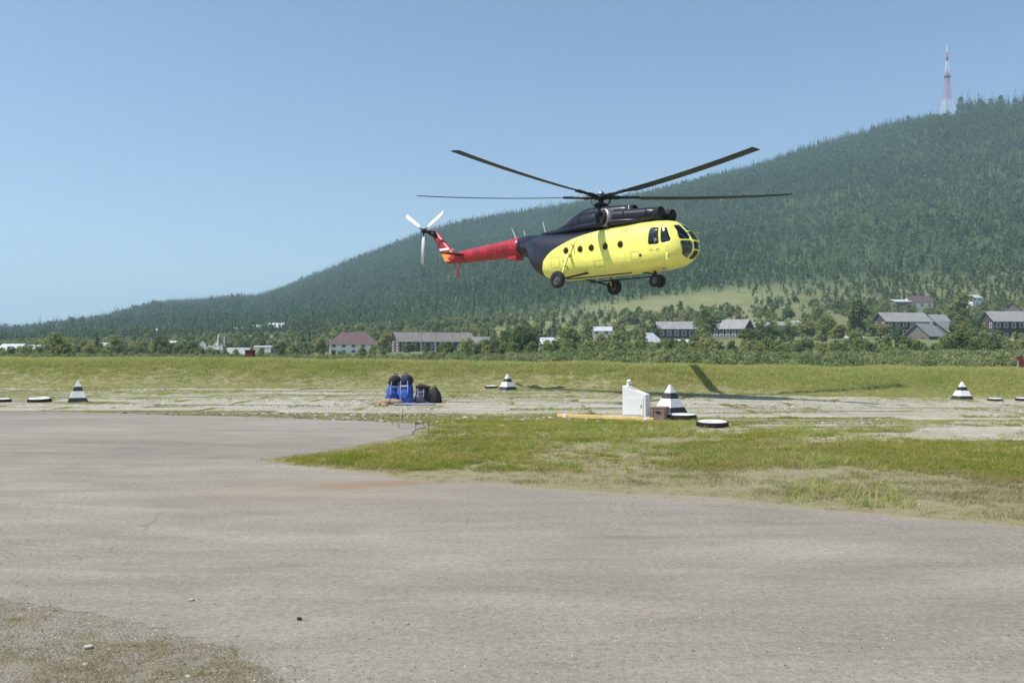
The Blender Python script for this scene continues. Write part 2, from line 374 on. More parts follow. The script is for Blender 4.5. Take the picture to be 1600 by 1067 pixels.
# hill: columns by bearing, rows by distance
us = np.linspace(-1.25, 1.25, 420); rows = np.concatenate([np.linspace(205, 560, 60), 560 * np.exp(np.linspace(0.012, math.log(5600 / 560), 190))])
U, Yg = np.meshgrid(us, rows); Xg = U * Yg; Zg = hz(Xg, Yg); Zg[0] -= 0.8
nx, ny = len(us), len(rows); ii = (np.arange(ny - 1)[:, None] * nx + np.arange(nx - 1)[None]).reshape(-1)
me = bpy.data.meshes.new("hill"); me.from_pydata(np.stack([Xg, Yg, Zg], -1).reshape(-1, 3).tolist(), [], np.stack([ii, ii + 1, ii + 1 + nx, ii + nx], 1).tolist())
me.polygons.foreach_set("use_smooth", [True] * len(me.polygons)); me.materials.append(M['hill'])
def meadow_f(x, Y):
    px = CX + F * x / Y
    a = np.exp(-((px - 1065) / 215) ** 4) * sstep(335, 365, Y) * sstep(640, 570, Y)
    b = np.exp(-((px - 860) / 130) ** 4) * sstep(360, 400, Y) * sstep(560, 500, Y)
    c = sstep(330, 280, Y) * 0.8
    e = np.maximum(np.exp(-((px - 1300) / 120) ** 2) * sstep(300, 340, Y) * sstep(500, 430, Y) * 0.7, np.exp(-((px - 1560) / 90) ** 2) * sstep(330, 360, Y) * sstep(470, 420, Y) * 0.6)
    return np.clip(np.maximum.reduce([a, b, c, e]), 0, 1)
me.attributes.new("meadow", 'FLOAT', 'POINT').data.foreach_set("value", np.maximum(meadow_f(Xg, Yg), 0.75 * sstep(640, 540, Yg)).reshape(-1).astype(np.float32))
me.update()
tag(obj("hill", me), "long forested hill rising behind the village", None, None, "structure")
# far blue mountain at the valley's end
mx = np.linspace(-6800, -2200, 60); my = np.array([6800, 7200, 7500, 7800, 8200.0])
def far_z(X, Y):
    r = np.interp(X, [-6800, -5400, -4300, -3750, -3350, -3000, -2200], [120, 200, 205, 165, 105, 50, -2]) + 18 * (fbm(X, X * 0, 500, 3) - 0.5)
    return -2 + (r + 2) * np.interp(Y, [6800, 7200, 7500, 7800, 8200], [0, 0.7, 1, 0.7, 0])
tag(obj("mountain", grid_mesh("mountain", mx, my, far_z, M['hill'])), "faint blue mountain at the far end of the valley", None, None, "structure")

# ------------------------------------------------------------------ road (apron) sheet
def pix_ground(px, py):
    z = 0.0
    for _ in range(30):
        Y = F * (EYE - z) / (py - HY); z = float(gz(px_x(px, Y), Y)) if Y > 20 else 0.0
    return (px_x(px, Y), Y)
out = [(-62, 31.5)] + [pix_ground(*p) for p in [(0, 643), (150, 646), (300, 650), (450, 654), (560, 658), (630, 661), (664, 668), (630, 683), (560, 696), (480, 708), (405, 719),
      (470, 729), (560, 738), (660, 750), (780, 757), (900, 766), (1050, 774), (1200, 786), (1400, 803), (1600, 822), (1800, 842), (2200, 885)]]
out += [(18, 4), (40, -8), (40, -40), (0.5, -40), (0.3, 1)]
out += [pix_ground(*p) for p in [(700, 1300), (560, 1110), (470, 1070), (420, 1046), (340, 1013), (260, 988), (180, 962), (90, 946), (0, 928), (-300, 880), (-1000, 810)]] + [(-62, 20)]
poly = []
for i, a in enumerate(out):
    b = out[(i + 1) % len(out)]; d = math.dist(a, b); near = max(a[1], b[1]) > 0 and abs(a[0]) < 30 and abs(b[0]) < 30
    n = max(1, int(d / (0.06 if near else 3.0)))
    for k in range(n):
        t = k / n; x, y = a[0] + (b[0] - a[0]) * t, a[1] + (b[1] - a[1]) * t
        if near:
            x += 0.5 * (float(fbm(x, y, 1.6, 6)) - 0.5) + 0.10 * (float(vnoise(x, y, 0.12)) - 0.5); y += (0.45 + 0.012 * y) * (float(fbm(x + 40, y, 1.5, 6)) - 0.5) + 0.10 * (float(vnoise(x + 9, y, 0.12)) - 0.5)
        poly.append((x, y))
POLY = np.array(poly)
from mathutils.kdtree import KDTree
_kd = KDTree(len(POLY))
for i_, (a_, b_) in enumerate(POLY): _kd.insert((a_, b_, 0), i_)
_kd.balance()
def edge_dist(x, y): return np.array([_kd.find((a_, b_, 0))[2] for a_, b_ in zip(x, y)])
def in_road(x, y):
    x = np.asarray(x, float); y = np.asarray(y, float); r = np.zeros(x.shape, bool)
    for (x0, y0), (x1, y1) in zip(POLY, np.roll(POLY, -1, 0)):
        if y0 == y1: continue
        c = (y0 > y) != (y1 > y)
        r ^= c & (x < (x1 - x0) * (y - y0) / (y1 - y0) + x0)
    return r
bm = bmesh.new(); vs = [bm.verts.new((x, y, 0)) for x, y in poly]
bm.faces.new(vs); bmesh.ops.triangulate(bm, faces=bm.faces[:])
for yy in np.arange(20, 34, 1.0):
    bmesh.ops.bisect_plane(bm, geom=bm.verts[:] + bm.edges[:] + bm.faces[:], plane_co=(0, yy, 0), plane_no=(0, 1, 0))
for yy in (24.5, 27.5, 30.5):
    pass
for xx in np.arange(-30, 10, 2.0):
    bmesh.ops.bisect_plane(bm, geom=bm.verts[:] + bm.edges[:] + bm.faces[:], plane_co=(xx, 0, 0), plane_no=(1, 0, 0))
for v in bm.verts: v.co.z = (float(gz(v.co.x, v.co.y)) if v.co.y > 20 else 0.0) + (0.004 if v.co.y < 20 else 0.004 + 0.014 * min(1, (v.co.y - 20) / 3))
bmesh.ops.recalc_face_normals(bm, faces=bm.faces)
if sum(f_.normal.z * f_.calc_area() for f_ in bm.faces) < 0: bmesh.ops.reverse_faces(bm, faces=bm.faces)
ex_ = bmesh.ops.extrude_edge_only(bm, edges=[e_ for e_ in bm.edges if e_.is_boundary])      # broken edge of the sheet goes down into the soil
for g_ in ex_["geom"]:
    if isinstance(g_, bmesh.types.BMVert): g_.co.z -= 0.05
me = bpy.data.meshes.new("road"); bm.to_mesh(me); bm.free(); me.materials.append(M['asphalt'])
tag(obj("road", me), "worn pale grey asphalt apron crossing the foreground", None, None, "structure")

# ------------------------------------------------------------------ concrete pad: one slab mesh, many slabs
pad = empty("concrete_pad", (0, 36, -0.5)); tag(pad, "old landing pad of pale concrete slabs with grass in the joints", None, None, "structure")
slab_me = []
for k in range(4):
    w, d, h = 5.95, 1.965, 0.14; r2 = random.Random(k); pts = []
    for (cx, cy) in ((-1, -1), (1, -1), (1, 1), (-1, 1)):
        for (ax, ay) in (((1, 0), (0, 1)) if cx * cy < 0 else ((0, 1), (1, 0))):
            q = r2.uniform(0.05, 0.35); pts.append((cx * (w / 2 - q * ax), cy * (d / 2 - q * 0.5 * ay)))
    n = len(pts); v = [(x, y, 0) for x, y in pts] + [(x * 0.997, y * 0.99, h) for x, y in pts]
    slab_me.append(fix_normals(mesh_data("slab", v, [tuple(range(n, 2 * n)), tuple(range(n - 1, -1, -1))] + [(i, (i + 1) % n, n + (i + 1) % n, n + i) for i in range(n)], M['concrete'])))
for yc in np.arange(20.6, 54, 2.0):
    for xc in np.arange(-39, 45, 6.0):
        x = xc + (3 if int(yc / 2) % 2 else 0) + rng.uniform(-.05, .05); y = yc
        if abs(x) > 0.72 * y + 3: continue
        if in_road([x - 2.9, x, x + 2.9, x - 2.9, x + 2.9, x], [y - 0.9, y - 0.9, y - 0.9, y + 0.9, y + 0.9, y + .9]).any(): continue
        px = CX + F * x / y
        if y < 29.5 and px < 1080 + (y - 20) * 4: continue
        if y < 33 and 560 < px < 1000: continue
        if rng.random() < 0.03 or y > float(foot(x)) - 1.5: continue
        z0, z1 = float(gz(x, y - 1)), float(gz(x, y + 1))
        s = obj("slab", slab_me[rng.integers(4)], pad)
        s.location = (x, y - 36, (z0 + z1) / 2 - 0.14 + rng.uniform(0.008, 0.04) + 0.5)
        s.rotation_euler = (math.atan2(z1 - z0, 2) + rng.normal(0, 0.006), rng.normal(0, 0.004), rng.normal(0, 0.006) + (math.pi if rng.random() < .5 else 0))

# ------------------------------------------------------------------ scattering (stuff)
def scatter(name, label, P, rz, sc, sources):
    me = bpy.data.meshes.new(name); n = len(P)
    me.vertices.add(n); me.vertices.foreach_set("co", np.asarray(P, np.float32).reshape(-1))
    me.attributes.new("rz", 'FLOAT', 'POINT').data.foreach_set("value", np.asarray(rz, np.float32))
    me.attributes.new("vi", 'INT', 'POINT').data.foreach_set("value", rng.integers(0, len(sources), n).astype(np.int32))
    me.attributes.new("sc", 'FLOAT_VECTOR', 'POINT').data.foreach_set("vector", np.asarray(sc, np.float32).reshape(-1))
    o = obj(name, me); ng = bpy.data.node_groups.new(name, 'GeometryNodeTree')
    ng.interface.new_socket("Geometry", in_out='INPUT', socket_type='NodeSocketGeometry'); ng.interface.new_socket("Geometry", in_out='OUTPUT', socket_type='NodeSocketGeometry')
    gi = ng.nodes.new("NodeGroupInput"); go = ng.nodes.new("NodeGroupOutput"); iop = ng.nodes.new("GeometryNodeInstanceOnPoints"); jn = ng.nodes.new("GeometryNodeJoinGeometry")
    for s in sources:
        q = ng.nodes.new("GeometryNodeObjectInfo"); q.inputs["Object"].default_value = s; q.inputs["As Instance"].default_value = True
        ng.links.new(q.outputs["Geometry"], jn.inputs[0])
    def attr(nm, t):
        a = ng.nodes.new("GeometryNodeInputNamedAttribute"); a.data_type = t; a.inputs["Name"].default_value = nm
        return [s for s in a.outputs if s.enabled and s.name == "Attribute"][0]
    cx = ng.nodes.new("ShaderNodeCombineXYZ"); ng.links.new(attr("rz", 'FLOAT'), cx.inputs[2])
    ng.links.new(gi.outputs[0], iop.inputs["Points"]); ng.links.new(jn.outputs[0], iop.inputs["Instance"]); iop.inputs["Pick Instance"].default_value = True
    ng.links.new(attr("vi", 'INT'), iop.inputs["Instance Index"]); ng.links.new(cx.outputs[0], iop.inputs["Rotation"]); ng.links.new(attr("sc", 'FLOAT_VECTOR'), iop.inputs["Scale"])
    ng.links.new(iop.outputs[0], go.inputs[0])
    md = o.modifiers.new("scatter", 'NODES'); md.node_group = ng
    return tag(o, label, None, None, "stuff")
def src(name, me): return obj(name, me, link=False)

def clump(seed, nb, h, spread, wid, mat, lean=0.5):
    r = np.random.default_rng(seed); Q = []
    for _ in range(nb):
        a = r.uniform(0, 6.283); p = np.array([r.normal(0, spread), r.normal(0, spread), -0.01]); hh = h * r.uniform(0.45, 1.1); le = r.uniform(0.1, lean) * hh
        d = np.array([math.cos(a), math.sin(a), 0]); t = r.uniform(0, 6.283); w = np.array([math.cos(t), math.sin(t), 0]) * wid * r.uniform(0.6, 1.2)
        m_ = p + d * le * 0.35 + np.array([0, 0, hh * 0.6]); e = p + d * le + np.array([0, 0, hh])
        Q.append([p - w, p + w, m_ + w * 0.8, m_ - w * 0.8]); Q.append([m_ - w * 0.8, m_ + w * 0.8, e + w * 0.12, e - w * 0.12])
    return quads_data("grass_clump", np.array(Q), mat)

g_green = [src("grass_clump", clump(i, 20, 0.075, 0.06, 0.0045, M['grass'], 1.5)) for i in range(4)]
g_dry = [src("dry_clump", clump(20 + i, 20, 0.07, 0.06, 0.003, M['dry_grass'], 1.6)) for i in range(4)]
g_bank = [src("bank_clump", clump(40 + i, 18, 0.22, 0.12, 0.009, M['bank_grass'], 1.6)) for i in range(5)]

def bare(x, y):
    """0..1: bare concrete / trodden ground strips seen through the turf"""
    px = CX + F * x / y; py = HY + F * EYE / y * 1.0
    py = HY + F * (EYE + 0.50 * sstep(20, 37, y)) / y
    n = fbm(x, y * 2.2, 3.0, 4); n2 = fbm(x + 30, y, 0.8, 3)
    def el(cx, cy, sx, sy): return np.exp(-(((px - cx) / sx) ** 2 + ((py - cy) / sy) ** 2))
    b = np.maximum.reduce([el(1400, 634, 420, 9), el(1120, 630, 110, 13) , el(420, 630, 270, 22) * 0.95, el(700, 632, 130, 14) * 0.9, el(880, 628, 120, 10) * .8,
                           el(1530, 672, 130, 17), el(1300, 665, 150, 7) * 0.9, el(1040, 688, 45, 5) * 1.1, el(1250, 739, 230, 9) * 0.75, el(1440, 748, 110, 6) * .7,
                           el(1350, 790, 330, 18) * 0.8, el(760, 741, 170, 9) * 0.75, el(1050, 766, 220, 13) * 0.75, el(1500, 760, 160, 8) * .6, el(700, 672, 60, 5) * .6, el(1120, 668, 60, 4), el(940, 722, 90, 4) * .5])
    return np.clip(b * 1.25 + (n - 0.5) * 1.1 + (n2 - 0.5) * 0.6, 0, 1), py, px

def sample(n, y0, y1, pw=1.0):
    y = (y0 ** (1 - pw + 1e-9) + rng.random(n) * (y1 ** (1 - pw + 1e-9) - y0 ** (1 - pw + 1e-9))) ** (1 / (1 - pw + 1e-9)) if pw != 1.0 else y0 * (y1 / y0) ** rng.random(n)
    x = (rng.random(n) * 2 - 1) * (0.64 * y + 1.0); return x, y
# turf between road and bank
x, y = sample(230000, 8.2, 55, 0.4)
b, py, px = bare(x, y); road = in_road(x, y); ed = edge_dist(x, y) * np.where(road, -1, 1); fr = np.where(ed < 0, 0.16 * sstep(-0.45, 0.0, ed), 0.16 + 0.84 * sstep(0.0, 0.6, ed - 0.25 * (fbm(x, y, 0.5, 3) - 0.4)))
k = (rng.random(len(x)) > b * 1.05) & (rng.random(len(x)) < fr)
k &= ~((x < -1.0) & (y < 12))
k &= (rng.random(len(x)) < np.where(y < 29, 0.18 + 0.72 * sstep(0.40, 0.60, fbm(x + 7, y * 1.6, 2.4, 4)), 0.30 + 0.7 * sstep(0.45, 0.6, fbm(x + 3, y * 2.6, 4.0, 4))))
x, y, b, py = x[k], y[k], b[k], py[k]
ed = ed[k]
dryness = np.clip(0.55 * sstep(0.7, 0.0, ed) + fbm(x, y * 1.5, 5, 3) * 0.9 - 0.25 + 0.85 * sstep(725, 765, py) + 0.45 * b + 0.35 * sstep(24, 32, y), 0, 1)
isdry = rng.random(len(x)) < dryness
z = gz(x, y) + np.where(y > 20, 0.0, 0.0)
hs = rng.uniform(0.6, 1.25, len(x)) * np.where(y > 27, 0.8, 1.0) * (0.4 + 0.6 * sstep(-0.1, 0.5, ed)) * (0.7 + 0.6 * fbm(x, y, 2.2, 2))
def put(nm, lab, m_, srcs, zs=1.0):
    s = hs[m_]; scatter(nm, lab, np.stack([x[m_], y[m_], z[m_]], 1), rng.uniform(0, 6.28, m_.sum()), np.stack([s * 1.15, s * 1.15, s * zs], 1), srcs)
put("grass", "short green turf growing between the asphalt and the pad", ~isdry, g_green)
put("dry_grass", "short straw coloured turf along the asphalt edge", isdry, g_dry)
bx, by = sample(60000, 8.2, 30, 0.4); bb, bpy_, bpx = bare(bx, by); kk = ~in_road(bx, by) & (rng.random(len(bx)) < bb * 0.75) & ~((bx < -1.0) & (by < 12))
x, y = bx[kk], by[kk]; z = gz(x, y); hs = rng.uniform(0.25, 0.7, len(x))
put("dead_tufts", "sparse dead tufts on the bare strips of the turf", rng.random(len(x)) < 0.65, g_dry, 0.6)
# verge in the lower left corner
x, y = sample(26000, 4.6, 13, 0.3); x = -np.abs(x) * 1.15
rd = in_road(x, y); ed = edge_dist(x, y) * np.where(rd, -1, 1)
k = (rng.random(len(x)) < (sstep(0.38, 0.62, fbm(x, y, 0.7, 4)) * 0.75 + 0.03) * np.where(rd, 0.35 * sstep(-0.35, 0, ed), 1)) & (y < 11.5)
x, y = x[k], y[k]; z = gz(x, y); hs = rng.uniform(0.3, 0.75, len(x)) * 0.8
put("verge_grass", "sparse dead grass on the stony verge beside the asphalt", np.ones(len(x), bool), g_dry, 0.7)
# gravel on the verge and crumbs along the road edge
def pebble(seed):
    bm = bmesh.new(); bmesh.ops.create_icosphere(bm, subdivisions=1, radius=0.012); r = random.Random(seed)
    for v in bm.verts: v.co = Vector((v.co.x * 1.3, v.co.y, v.co.z * 0.7)) * r.uniform(0.7, 1.25)
    me = bpy.data.meshes.new("pebble"); bm.to_mesh(me); bm.free(); return me
M['pebble'] = m_leaf("pebbles", [(0.2, (0.13, 0.12, 0.10)), (0.6, (0.27, 0.25, 0.215)), (0.95, (0.52, 0.49, 0.44))], 0.0, 20, 0.9)
pebs = []
for i in range(4): q = pebble(i); q.materials.append(M['pebble']); pebs.append(src("pebble", q))
x, y = sample(15000, 4.5, 12, 0.3); x = -np.abs(x) * 1.15; rd = in_road(x, y); ed = edge_dist(x, y); k = (~rd | (rng.random(len(x)) < sstep(0.5, 0.0, ed))) & ((fbm(x, y, .9, 3) > 0.45) | (ed < .25)); xa, ya = x[k], y[k]
x, y = sample(26000, 4.3, 18, 0.6); k = in_road(x, y) & (fbm(x, y, 2.5, 3) > 0.5); xb, yb = x[k][:5200], y[k][:5200]
kk = rng.random(len(bx)) < 0.35; kk &= (bb > .4) & ~in_road(bx, by) & (by < 24); xa = np.r_[xa, bx[kk]]; ya = np.r_[ya, by[kk]]
x = np.r_[xa, xb]; y = np.r_[ya, yb]; z = gz(x, y) + np.r_[np.zeros(len(xa)), np.full(len(xb), 0.005)]
hs = np.r_[rng.lognormal(-0.95, 0.45, len(xa)), rng.lognormal(-1.15, 0.35, len(xb))]; hs = np.clip(hs, 0.12, 1.5)
put("gravel", "loose gravel crumbs on the verge and the asphalt", np.ones(len(x), bool), pebs)
# tall grass on the bank
n = 115000; x = rng.uniform(-52, 50, n); y = rng.uniform(43, 70, n); yf = foot(x)
k = rng.random(n) < (0.3 + 0.7 * sstep(-2, 1.5, y - yf)) * sstep(16, 11, y - yf) * (0.45 + 0.8 * fbm(x, y, 2.5, 3)) * np.where(np.abs(x) > 0.62 * y, 0.25, 1)
x, y = x[k], y[k]; z = gz(x, y); hs = rng.uniform(0.5, 1.2, len(x)) * (0.45 + 0.9 * sstep(0, 5.5, y - foot(x))) * (0.6 + 0.8 * fbm(x, y, 3, 3))
put("bank_grass", "tall yellowish grass covering the low bank", np.ones(len(x), bool), g_bank)

# weeds in the slab joints, rubble, coarse tussocks
jx, jy = [], []
for sl in [o for o in pad.children]:
    for ex, ey in ((0, 1), (0, -1), (1, 0), (-1, 0)):
        if rng.random() < 0.25: continue
        n_ = rng.integers(4, 26); t = np.clip(rng.normal(rng.uniform(-.8, .8), 0.45, n_), -1, 1)
        jx += list(sl.location.x + (ex * 2.98 if ex else t * 2.9) + rng.normal(0, .06, n_)); jy += list(sl.location.y + 36 + (ey * 0.99 if ey else t * 0.95) + rng.normal(0, .07, n_))
x = np.array(jx); y = np.array(jy); k = ~in_road(x, y); x, y = x[k], y[k]; z = gz(x, y) + 0.01; hs = rng.uniform(0.5, 1.5, len(x)); gr = rng.random(len(x)) < 0.5
put("joint_weeds", "green weeds growing in the joints of the concrete slabs", gr, g_green); put("joint_straw", "dry weeds growing in the joints of the concrete slabs", ~gr, g_dry)
x, y = sample(60000, 24, 55, 0.2); k = ~in_road(x, y) & (y < foot(x) + 0.5) & (rng.random(len(x)) < sstep(0.42, 0.62, fbm(x + 11, y * 2.5, 3.0, 4)) * 0.5); x, y = x[k], y[k]; z = gz(x, y) + 0.02; hs = np.clip(rng.lognormal(0.75, 0.5, len(x)), 0.6, 6)
put("rubble", "pale crumbs of broken concrete strewn over the pad", np.ones(len(x), bool), pebs)
x, y = sample(42000, 11, 56, 0.2); k = ~in_road(x, y) & (y < foot(x) + 1) & (rng.random(len(x)) < sstep(0.52, 0.68, fbm(x + 21, y * 1.5, 2.6, 4)) * 0.30 + 0.006) & (edge_dist(x, y) > 0.4); x, y = x[k], y[k]; z = gz(x, y) + 0.01; hs = rng.uniform(0.3, 0.85, len(x)) * np.where(y < 27, 0.8, 0.7)
put("tussocks", "coarse uneven tussocks standing out of the short turf", np.ones(len(x), bool), g_bank)
# ------------------------------------------------------------------ plants
def leafcloud(seed, n, blobs, size, squash=0.6, surf=0.45):
    r = np.random.default_rng(seed); B = np.array(blobs, float); w = (B[:, 3] * B[:, 4] * B[:, 5]) ** 0.75; w /= w.sum()
    i = r.choice(len(B), n, p=w); d = r.normal(size=(n, 3)); d /= np.linalg.norm(d, axis=1)[:, None]
    rad = r.random(n) ** surf * (1 + 0.12 * r.normal(size=n)); c = B[i, :3] + d * rad[:, None] * B[i, 3:]
    nrm = d + r.normal(size=(n, 3)) * 0.7 + np.array([0, 0, 0.35]); nrm /= np.linalg.norm(nrm, axis=1)[:, None]
    u = np.cross(nrm, r.normal(size=(n, 3))); u /= np.linalg.norm(u, axis=1)[:, None]; v = np.cross(nrm, u)
    s = size * r.uniform(0.55, 1.25, n)[:, None]; u *= s; v *= s * squash
    return np.stack([c - u * .9, c + v * 0.9 - u * .1, c + u, c - v + u * .15], 1)
def crown_blobs(seed, h, w, base, k=12, narrow=1.0):
    r = random.Random(seed); B = []
    for i in range(k):
        t = (i + r.uniform(0.2, 0.8)) / k; zc = base + (h - base) * (0.12 + 0.78 * t); prof = math.sin(math.pi * min(1, 0.18 + 0.78 * t)) ** 0.7
        a = r.uniform(0, 6.283) + i * 2.4; rr = w * 0.5 * prof * r.uniform(0.25, 0.7); s = w * r.uniform(0.16, 0.27) * (0.6 + 0.5 * prof)
        B.append((rr * math.cos(a), rr * math.sin(a), zc, s, s, s * r.uniform(0.7, 1.05) * narrow))
    B.append((0, 0, base + (h - base) * 0.5, w * 0.25, w * 0.25, (h - base) * 0.38))
    return B
def spruce_quads(seed, h, w, tiers, per, base=0.08):
    r = np.random.default_rng(seed); Q = []
    for i in range(tiers):
        t = i / (tiers - 1); z0 = h * (base + (0.94 - base) * t); rr = w / 2 * (1 - t) ** 0.85 * r.uniform(0.8, 1.15) + 0.03 * w
        for j in range(max(3, int(per * (1 - 0.45 * t)))):
            a = 6.283 * (j + r.uniform(0, 0.8)) / per + i * 1.3; l = rr * r.uniform(0.7, 1.2); d = np.array([math.cos(a), math.sin(a), 0]); s = np.array([-d[1], d[0], 0]) * l * r.uniform(0.28, 0.42)
            up = np.array([0, 0, h * 0.055]); dr = np.array([0, 0, -l * r.uniform(0.25, 0.5)])
            c = np.array([0, 0, z0]); Q.append([c + up, c + d * l * 0.55 - s + dr * .4, c + d * l + dr, c + d * l * 0.55 + s + dr * .4])
    tip = np.array([0, 0, h]); Q.append([[0, 0, h], [-0.025 * w, 0, h * .9], [0, 0, h * 0.86], [0.025 * w, 0, h * .9]])
    return np.array(Q)
def trunk_mb(seed, h, r0, limbs, top=0.8):
    r = random.Random(seed); m = MB(); pts = [Vector((0, 0, -0.3))]; q = Vector((0, 0, 0))
    for i in range(1, 6):
        q = Vector((r.uniform(-1, 1) * 0.02 * h, r.uniform(-1, 1) * 0.02 * h, h * top * i / 5)); pts.append(q)
    m.path(pts, [r0 * (1 - 0.15 * i) for i in range(6)], 7)
    for i in range(limbs):
        p = pts[2 + i % 4]; a = r.uniform(0, 6.283); l = h * r.uniform(0.14, 0.26)
        m.path([p, p + Vector((math.cos(a) * l * .6, math.sin(a) * l * .6, l * .5)), p + Vector((math.cos(a) * l, math.sin(a) * l, l * 1.1))], [r0 * .45, r0 * .3, r0 * .1], 5)
    return m

# hillside forest
def forest_points(n, ymax):
    out = []
    Y = np.sqrt(rng.random(n) * (ymax ** 2 - 500 ** 2) + 500 ** 2); u = rng.uniform(-0.98, 0.98, n); X = u * Y
    px = CX + F * u; Yr = np.interp(px, RID_PX, RID_Y)
    k = (Y < Yr * 1.02) & (rng.random(n) > meadow_f(X, Y)); k &= rng.random(n) < np.clip(1.1 - (Y - 1500) / 2600, 0.3, 1)
    k &= ~((np.abs(px - 1481) < 14) & (Y > Yr * 0.975))
    return X[k], Y[k]
X, Y = forest_points(570000, 3300)
px = CX + F * X / Y; Yr = np.interp(px, RID_PX, RID_Y); c = (Y - 500) / (Yr - 500)
bir = fbm(X, Y, 150, 4) * 1.1 + 0.35 * sstep(0.4, 0.0, c) - 0.20
isb = rng.random(len(X)) < np.clip((bir - 0.36) * 2.6, 0.02, 0.8)
Z = hz(X, Y); S = np.clip(rng.lognormal(-0.12, 0.22, len(X)), 0.5, 1.6) * (0.75 + 0.5 * fbm(X, Y, 60, 2)); S = S * (1 + 0.7 * (c > 0.96) * (np.abs(px - 1560) < 62)) * np.interp(Y, [500, 1050], [0.5, 0.95])
lo_con = [src("far_conifer", quads_data("far_conifer", spruce_quads(i, 13, 3.9, 9, 6), M['conifer'])) for i in range(5)]
lo_bir = [src("far_birch", quads_data("far_birch", leafcloud(i, 90, crown_blobs(i, 11, 4.6, 0.6, 8), 0.95), M['birch'])) for i in range(5)]
for nm, lab, m_, srcs in (("conifer_forest", "dark conifer forest covering the hillside", ~isb, lo_con), ("birch_forest", "lighter birch trees mixed through the hillside forest", isb, lo_bir)):
    s = S[m_]; scatter(nm, lab, np.stack([X[m_], Y[m_], Z[m_] - 0.4], 1), rng.uniform(0, 6.28, m_.sum()), np.stack([s, s, s * rng.uniform(0.85, 1.2, len(s))], 1), srcs)

# woodland and gardens around the village
mid_dec = [src("garden_tree", quads_data("garden_tree", leafcloud(60 + i, 420, crown_blobs(60 + i, 6.5, 4.8, 0.4, 10), 0.48), M['tree_leaf'])) for i in range(6)]
mid_wil = [src("garden_bush", quads_data("garden_bush", leafcloud(80 + i, 300, crown_blobs(80 + i, 2.6, 3.2, 0.0, 7), 0.30), M['willow'])) for i in range(5)]
n = 21000; Y = np.sqrt(rng.random(n) * (540 ** 2 - 165 ** 2) + 165 ** 2); u = rng.uniform(-0.95, 0.95, n); X = u * Y; px = CX + F * u
dens = np.clip(fbm(X, Y, 40, 3) * 2.6 - 0.82, 0.06, 1) * (1 - 0.80 * meadow_f(X, Y) * (Y > 340))
k = rng.random(n) < dens * np.where(px > 950, 1.0, 0.8); X, Y = X[k], Y[k]; Z = np.where(Y < 205, gz(X, Y), hz(X, Y)); S = rng.uniform(0.45, 1.05, len(X)) * (0.6 + 0.4 * sstep(180, 320, Y)); px = px[k]
S *= np.where(px < 520, 0.72, 1.0)
big = rng.random(len(X)) < 0.6
HOUSE_CLEAR = [(552, 290, 60), (675, 300, 80), (1055, 330, 40), (1140, 330, 45), (1410, 335, 60), (1455, 300, 45), (1575, 330, 50), (1432, 470, 45), (1582, 400, 30), (35, 300, 40), (330, 300, 30), (360, 260, 40), (411, 280, 30), (408, 560, 60)]
ok = np.ones(len(X), bool)
for hp, hy_, wd in HOUSE_CLEAR: ok &= ~((np.abs(px - hp) < wd * 0.75) & (Y < hy_ + 6) & (Y > hy_ * 0.80))
for nm, lab, m_, srcs in (("village_trees", "leafy trees and gardens filling the village below the hill", big & ok, mid_dec), ("garden_scrub", "pale scrub between the village houses", ~big & ok, mid_wil)):
    s = S[m_]; scatter(nm, lab, np.stack([X[m_], Y[m_], Z[m_] - 0.1], 1), rng.uniform(0, 6.28, m_.sum()), np.stack([s * 1.1, s * 1.1, s], 1), srcs)
# willow thicket just behind the bank
th_src = [src("thicket_bush", quads_data("thicket_bush", leafcloud(100 + i, 620, crown_blobs(100 + i, 1.7, 2.3, -0.1, 9), 0.15, 0.45), M['willow'])) for i in range(6)]
n = 12500; Y = 70 + 130 * rng.random(n) ** 1.1; u = rng.uniform(-0.95, 0.95, n); X = u * Y
px = CX + F * u
k = rng.random(n) < np.clip(fbm(X, Y, 12, 3) * 2.6 - 0.55, 0.12, 1); X, Y, px = X[k], Y[k], px[k]; Z = gz(X, Y)
S = rng.uniform(0.45, 1.15, len(X)) * (0.62 + 0.55 * fbm(X, Y, 18, 2)) * np.interp(px, [0, 300, 480, 740, 850, 1000, 1600], [0.75, 0.68, 0.62, 0.72, 1.0, 1.1, 1.0])
scatter("willow_thicket", "grey green willow thicket along the back of the bank", np.stack([X, Y, Z], 1), rng.uniform(0, 6.28, len(X)), np.stack([S * 1.15, S * 1.15, S], 1), th_src)

